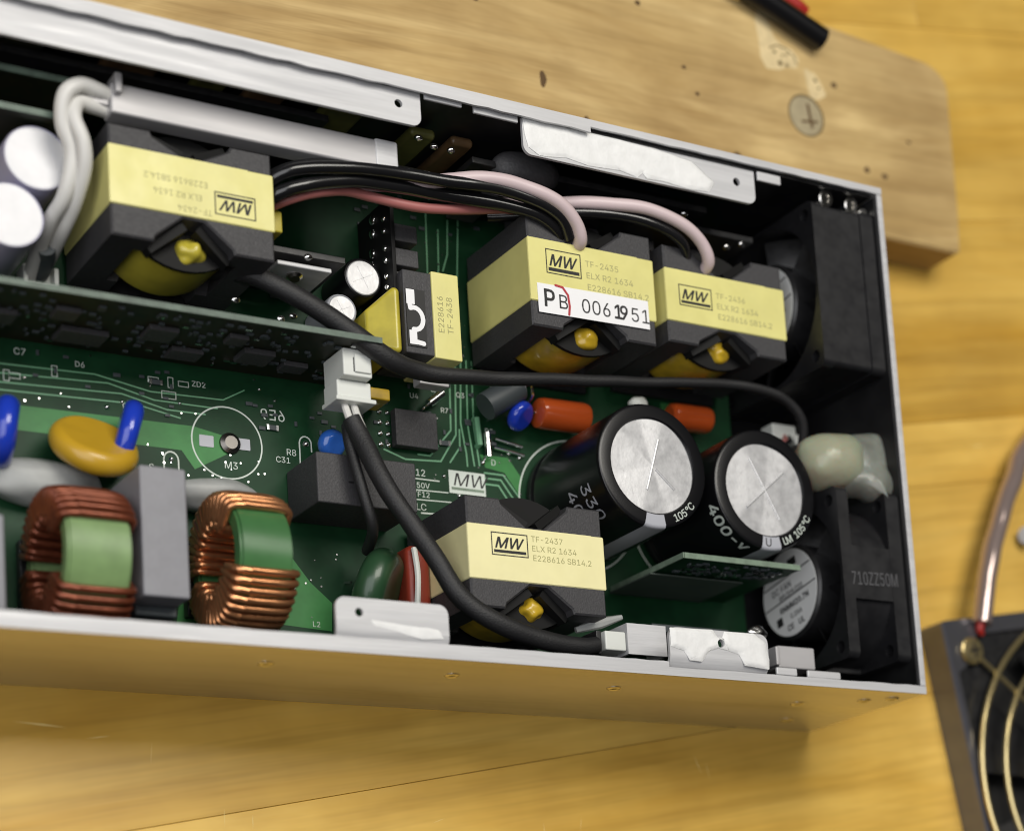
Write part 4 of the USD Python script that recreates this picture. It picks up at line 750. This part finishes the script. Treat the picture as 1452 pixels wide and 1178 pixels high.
# small yellow transformer
ts = assembly(PS, 'small_transformer', 'small yellow transformer with a black and white sticker')
part(ts, 'core', bx(-172.2, -153.2, 104.2, 131.4, 13, 34.6, .5), 'ferrite')
part(ts, 'tape', cut(bx(-162.4, -152.8, 103.6, 132, 12.6, 35.2, .4), bx(-164, -153.6, 104.3, 131.3, 13.2, 34.5)), 'tape')
part(ts, 'winding', trimesh.convex.convex_hull(np.vstack([trimesh.creation.icosphere(subdivisions=2, radius=1.6).vertices + np.array(q_) for q_ in [(-174.2, 105.6, 13), (-174.2, 122, 13), (-174.2, 106, 32), (-174.2, 124, 32), (-180.6, 108, 13), (-180.6, 117, 13), (-180.6, 108, 27), (-180.6, 118, 27), (-178, 106, 16), (-178, 106, 28)]])), 'wolive', smooth=40)
st_ = part(ts, 'sticker', bx(-171.6, -165.0, 106.4, 125.0, 34.62, 35.0), 'ink')
cw = LineString([(-170.4, 123.6), (-170.4, 120.0)] + [(-169.0 + 3.0 * math.cos(a), 115.4 + 3.6 * math.sin(a)) for a in np.linspace(2.0, -1.7, 12)] + [(-169.6, 108), (-166.2, 107.6)])
part(st_, 'sticker_print', prism(unary_union([cw.buffer(.75), sbox(-171.5, 120, -168.6, 124.8), sbox(-171, 107, -168.4, 111.5)]), 35.0, 35.05), 'paper', smooth=False)
part(ts, 'printed_line', place(text('TF-2438', 2.0, .05), (-155.6, 112, 35.22), (0, 1, 0), (-1, 0, 0)), 'fade', smooth=False); part(ts, 'printed_line', place(text('E228616', 2.0, .05), (-158.8, 112, 35.22), (0, 1, 0), (-1, 0, 0)), 'fade', smooth=False)
part(PS, 'metal_foil', bx(-164, -153.6, 98.0, 103.2, 22, 27, .4), 'bar', label='small bare metal piece below the yellow transformer')
part(PS, 'yellow_tag', bx(-180.0, -171.0, 93.5, 97.4, 10, 20, .5), 'winding', label='yellow scrap under the crossing cable')
# wires
w1 = assembly(PS, 'wire_pair', 'pair of white wires curling down beside the left transformer')
part(w1, 'wire', tube([(-268, 160.6, 47), (-272.6, 160.6, 49), (-278.6, 160.4, 50), (-283.0, 156.4, 50), (-283.2, 149, 48), (-280.0, 142, 46), (-280.8, 132, 42), (-283.0, 125.8, 34), (-282.8, 121.6, 22), (-281.6, 119, 12)], 2.15, 12), 'whitewire')
part(w1, 'wire', tube([(-268, 157.4, 45), (-273.0, 157.0, 46.5), (-278.6, 156.0, 48), (-280.4, 150.6, 49.5), (-277.8, 143.6, 49.5), (-276.8, 137.0, 46), (-277.8, 129.0, 38), (-278.6, 124.0, 28), (-278.2, 121, 12)], 2.15, 12), 'whitewire')
part(w1, 'wire_sleeve', tube([(-281.4, 122.6, 26), (-280.2, 121, 19), (-279.6, 120, 12)], 2.9, 12), 'greytoe'); part(w1, 'white_plug', cut(bx(-284.5, -274, 115, 121.5, Z, 15, .4), bx(-283.2, -275.4, 116.4, 123, Z + 3, 17)), 'white')
wb = assembly(PS, 'wire_bundle', 'bundle of black, pink and red wires from the left transformer')
for k, (pts, r, mm_) in enumerate([
    ([(-224, 142, 42), (-216, 147.6, 50), (-198, 151.2, 52), (-180, 153.0, 52), (-164, 153.2, 53), (-148, 153.5, 54), (-134, 151.6, 54.5), (-125, 148.5, 54), (-120, 144, 51)], 1.9, 'blackwire'),
    ([(-224, 138, 40), (-216, 142.6, 48), (-198, 148.4, 49), (-180, 150.4, 48), (-162, 151.0, 48), (-146, 150.6, 50), (-133, 149.2, 51), (-124.6, 146.0, 50), (-121, 143, 46)], 2.0, 'blackwire'),
    ([(-224, 146, 40), (-212, 151, 47), (-194, 154.5, 48), (-176, 155.6, 48), (-150, 156, 47)], 1.8, 'blackwire'),
    ([(-200, 150.5, 44), (-182, 151.6, 46), (-166, 154.0, 50.5), (-152, 155.8, 54.5), (-138, 154.6, 56), (-127, 151.6, 56.5), (-120.4, 147.0, 55), (-117.0, 142.9, 51.5), (-116.6, 142.6, 44)], 2.1, 'pinkwire'),
        ([(-222, 139, 36), (-214, 141.6, 44), (-206, 144.4, 46), (-196, 147.4, 45), (-186, 147.5, 44), (-172, 147.0, 44.5), (-156, 149.0, 44.8), (-138, 152.6, 45), (-124, 154.0, 44), (-112, 155, 40)], 1.5, 'redwire')]):
    part(wb, 'wire', tube(pts, r, 12), mm_)
wc = assembly(PS, 'wire_bundle', 'pink and black wires entering the transformer beside the far fan')
part(wc, 'wire', tube([(-140, 157.6, 36), (-126, 157.4, 43), (-114, 157.4, 49), (-104, 157.4, 52), (-92, 156.6, 55), (-80, 153.4, 56), (-72, 149.2, 55), (-67.6, 144.4, 52.4), (-67.0, 142.2, 46)], 2.0, 12), 'pinkwire')
part(wc, 'wire', tube([(-140, 154.4, 34), (-126, 154.4, 42), (-113, 154.6, 48), (-100, 154.8, 51), (-88, 152.8, 53), (-78, 149.4, 52.6), (-73, 146, 48)], 1.7, 12), 'blackwire')
part(PS, 'yellow_tag', bx(-221.0, -214.0, 133.0, 140.0, 30, 40, .6), 'wolive', label='yellow tape scrap where the wires leave the left transformer')

# ================================================================== second unit at lower right
FU = thing('fan_unit', (133, -15.5, 0), label='grey steel fan box with a chromed wire grille at the table corner', category='fan')
ca, sa = math.cos(math.radians(9.4)), math.sin(math.radians(9.4))
def loc(t):                                     # local frame: origin at the far left corner, x right, y towards the viewer is negative
    V = t.vertices; t2 = t.copy(); t2.vertices = np.c_[55.8 + V[:, 0] * ca - V[:, 1] * sa, 41.8 + V[:, 0] * sa + V[:, 1] * ca, V[:, 2]]; return t2
G = 136.0; fc = (67.2, -68.9)
body = sbox(0, -G, G, 0).buffer(-2).buffer(2, 8); opening = unary_union([sbox(3.2, -G + 4, G - 4, -6.5).difference(Polygon([(0, 0), (16, 0), (16, -6.4), (9.5, -17), (3, -20), (0, -20)])), Point(fc).buffer(62, 48)])
ob = prism(body, 0, 12.2); shell = join(prism(body.difference(body.buffer(-2.0)), 0, 12.2), prism(body.buffer(-.35).difference(opening), 12.2, 12.6), prism(body.buffer(-1.0).difference(opening), 12.6, 13.0))
part(FU, 'housing', loc(shell), 'psu')
part(FU, 'fan_frame', loc(prism(body.buffer(-2.1).difference(Point(fc).buffer(63, 48)), .4, 11.6)), 'black'); part(FU, 'base_plate', loc(prism(body.buffer(-2.1), .2, .39)), 'dark')
part(FU, 'hub', loc(lathe([(0, .5), (24, .5), (24, 9.5), (23, 10.5), (0, 10.5)], (*fc, 0))), 'black')
for k in range(7):
    a = k * 2 * math.pi / 7; q = []
    for r, w in ((23, .30), (60, .26)):
        for s, z in ((-1, 3.0), (1, 8.5)):
            for e in (-.5, .5): q.append((fc[0] + r * math.cos(a + s * w), fc[1] + r * math.sin(a + s * w), z + e))
    part(FU, 'blade', loc(trimesh.convex.convex_hull(np.array(q))), 'black')
for r in (66.0, 54.3, 42.5, 31.0, 19.5):
    part(FU, 'grille_ring', loc(tube([(fc[0] + r * math.cos(a), fc[1] + r * math.sin(a), 15.2) for a in np.linspace(0, 2 * math.pi, 73)[:-1]], 1.15, 10, False, closed=True)), 'wiregrille')
for k in range(4):
    a = math.pi * 3 / 4 + k * math.pi / 2; e = np.array([math.cos(a), math.sin(a)])
    sc0 = np.array(fc) + e * 79.5
    part(FU, 'grille_arm', loc(tube([(*(np.array(fc) + e * 12), 13.9), (*(np.array(fc) + e * 40), 13.9), (*(np.array(fc) + e * 68), 13.9), (*(np.array(fc) + e * 74.6), 13.8)], .95, 10)), 'wiregrille')
    loop = [(*(sc0 + 4.4 * np.array([math.cos(b), math.sin(b)])), 13.8) for b in np.linspace(0, 2 * math.pi, 25)[:-1]]
    part(FU, 'grille_loop', loc(tube(loop, .95, 8, False, closed=True)), 'wiregrille')
    sw = part(FU, 'grille_screw', loc(lathe([(0, 13.0), (4.6, 13.0), (4.9, 14.4), (4.4, 15.2), (2.6, 15.5), (0, 15.5)], (*sc0, 0), n=28)), 'wiregrille')
    part(sw, 'screw_slot', loc(join(bx(sc0[0] - 2.6, sc0[0] + 2.6, sc0[1] - .55, sc0[1] + .55, 15.45, 15.58), bx(sc0[0] - .55, sc0[0] + .55, sc0[1] - 2.6, sc0[1] + 2.6, 15.45, 15.59))), 'dsteel')
tb = thing('cord', (100, 100, 0), label='shiny brownish clear cord curving to the fan box corner', category='cord')
part(tb, 'clear_sleeve', tube([(165, 150, 4.2), (132, 134, 5.5), (112.0, 117.0, 8), (101.5, 103.4, 10.5), (90.6, 86.4, 12.5), (81.4, 67.6, 14), (76.6, 53, 15), (73.6, 41.5, 15.4)], 3.6, 20), 'cord')
part(tb, 'core_wire', tube([(74.4, 44.5, 15.2), (73.0, 39.6, 14.6), (74.5, 37.6, 14.0)], [2.0, 1.6, 1.0], 10), 'redtube', label='dark red end of the cord')
sl = thing('loose_screw', (113, 82, 0), label='small loose silver screw lying on the planks beside the brownish cord', category='screw')
part(sl, 'head', lathe([(0, 0), (2.8, .2), (3.6, 1.4), (3.6, 2.0), (0, 2.2)], (112.6, 82.6, 3.4), (-.55, -.1, .75), 24), 'dsteel'); part(sl, 'shank', cyl((112.8, 82.6, 3.4), (120, 83.8, 1.6), 1.3, 14), 'dsteel')
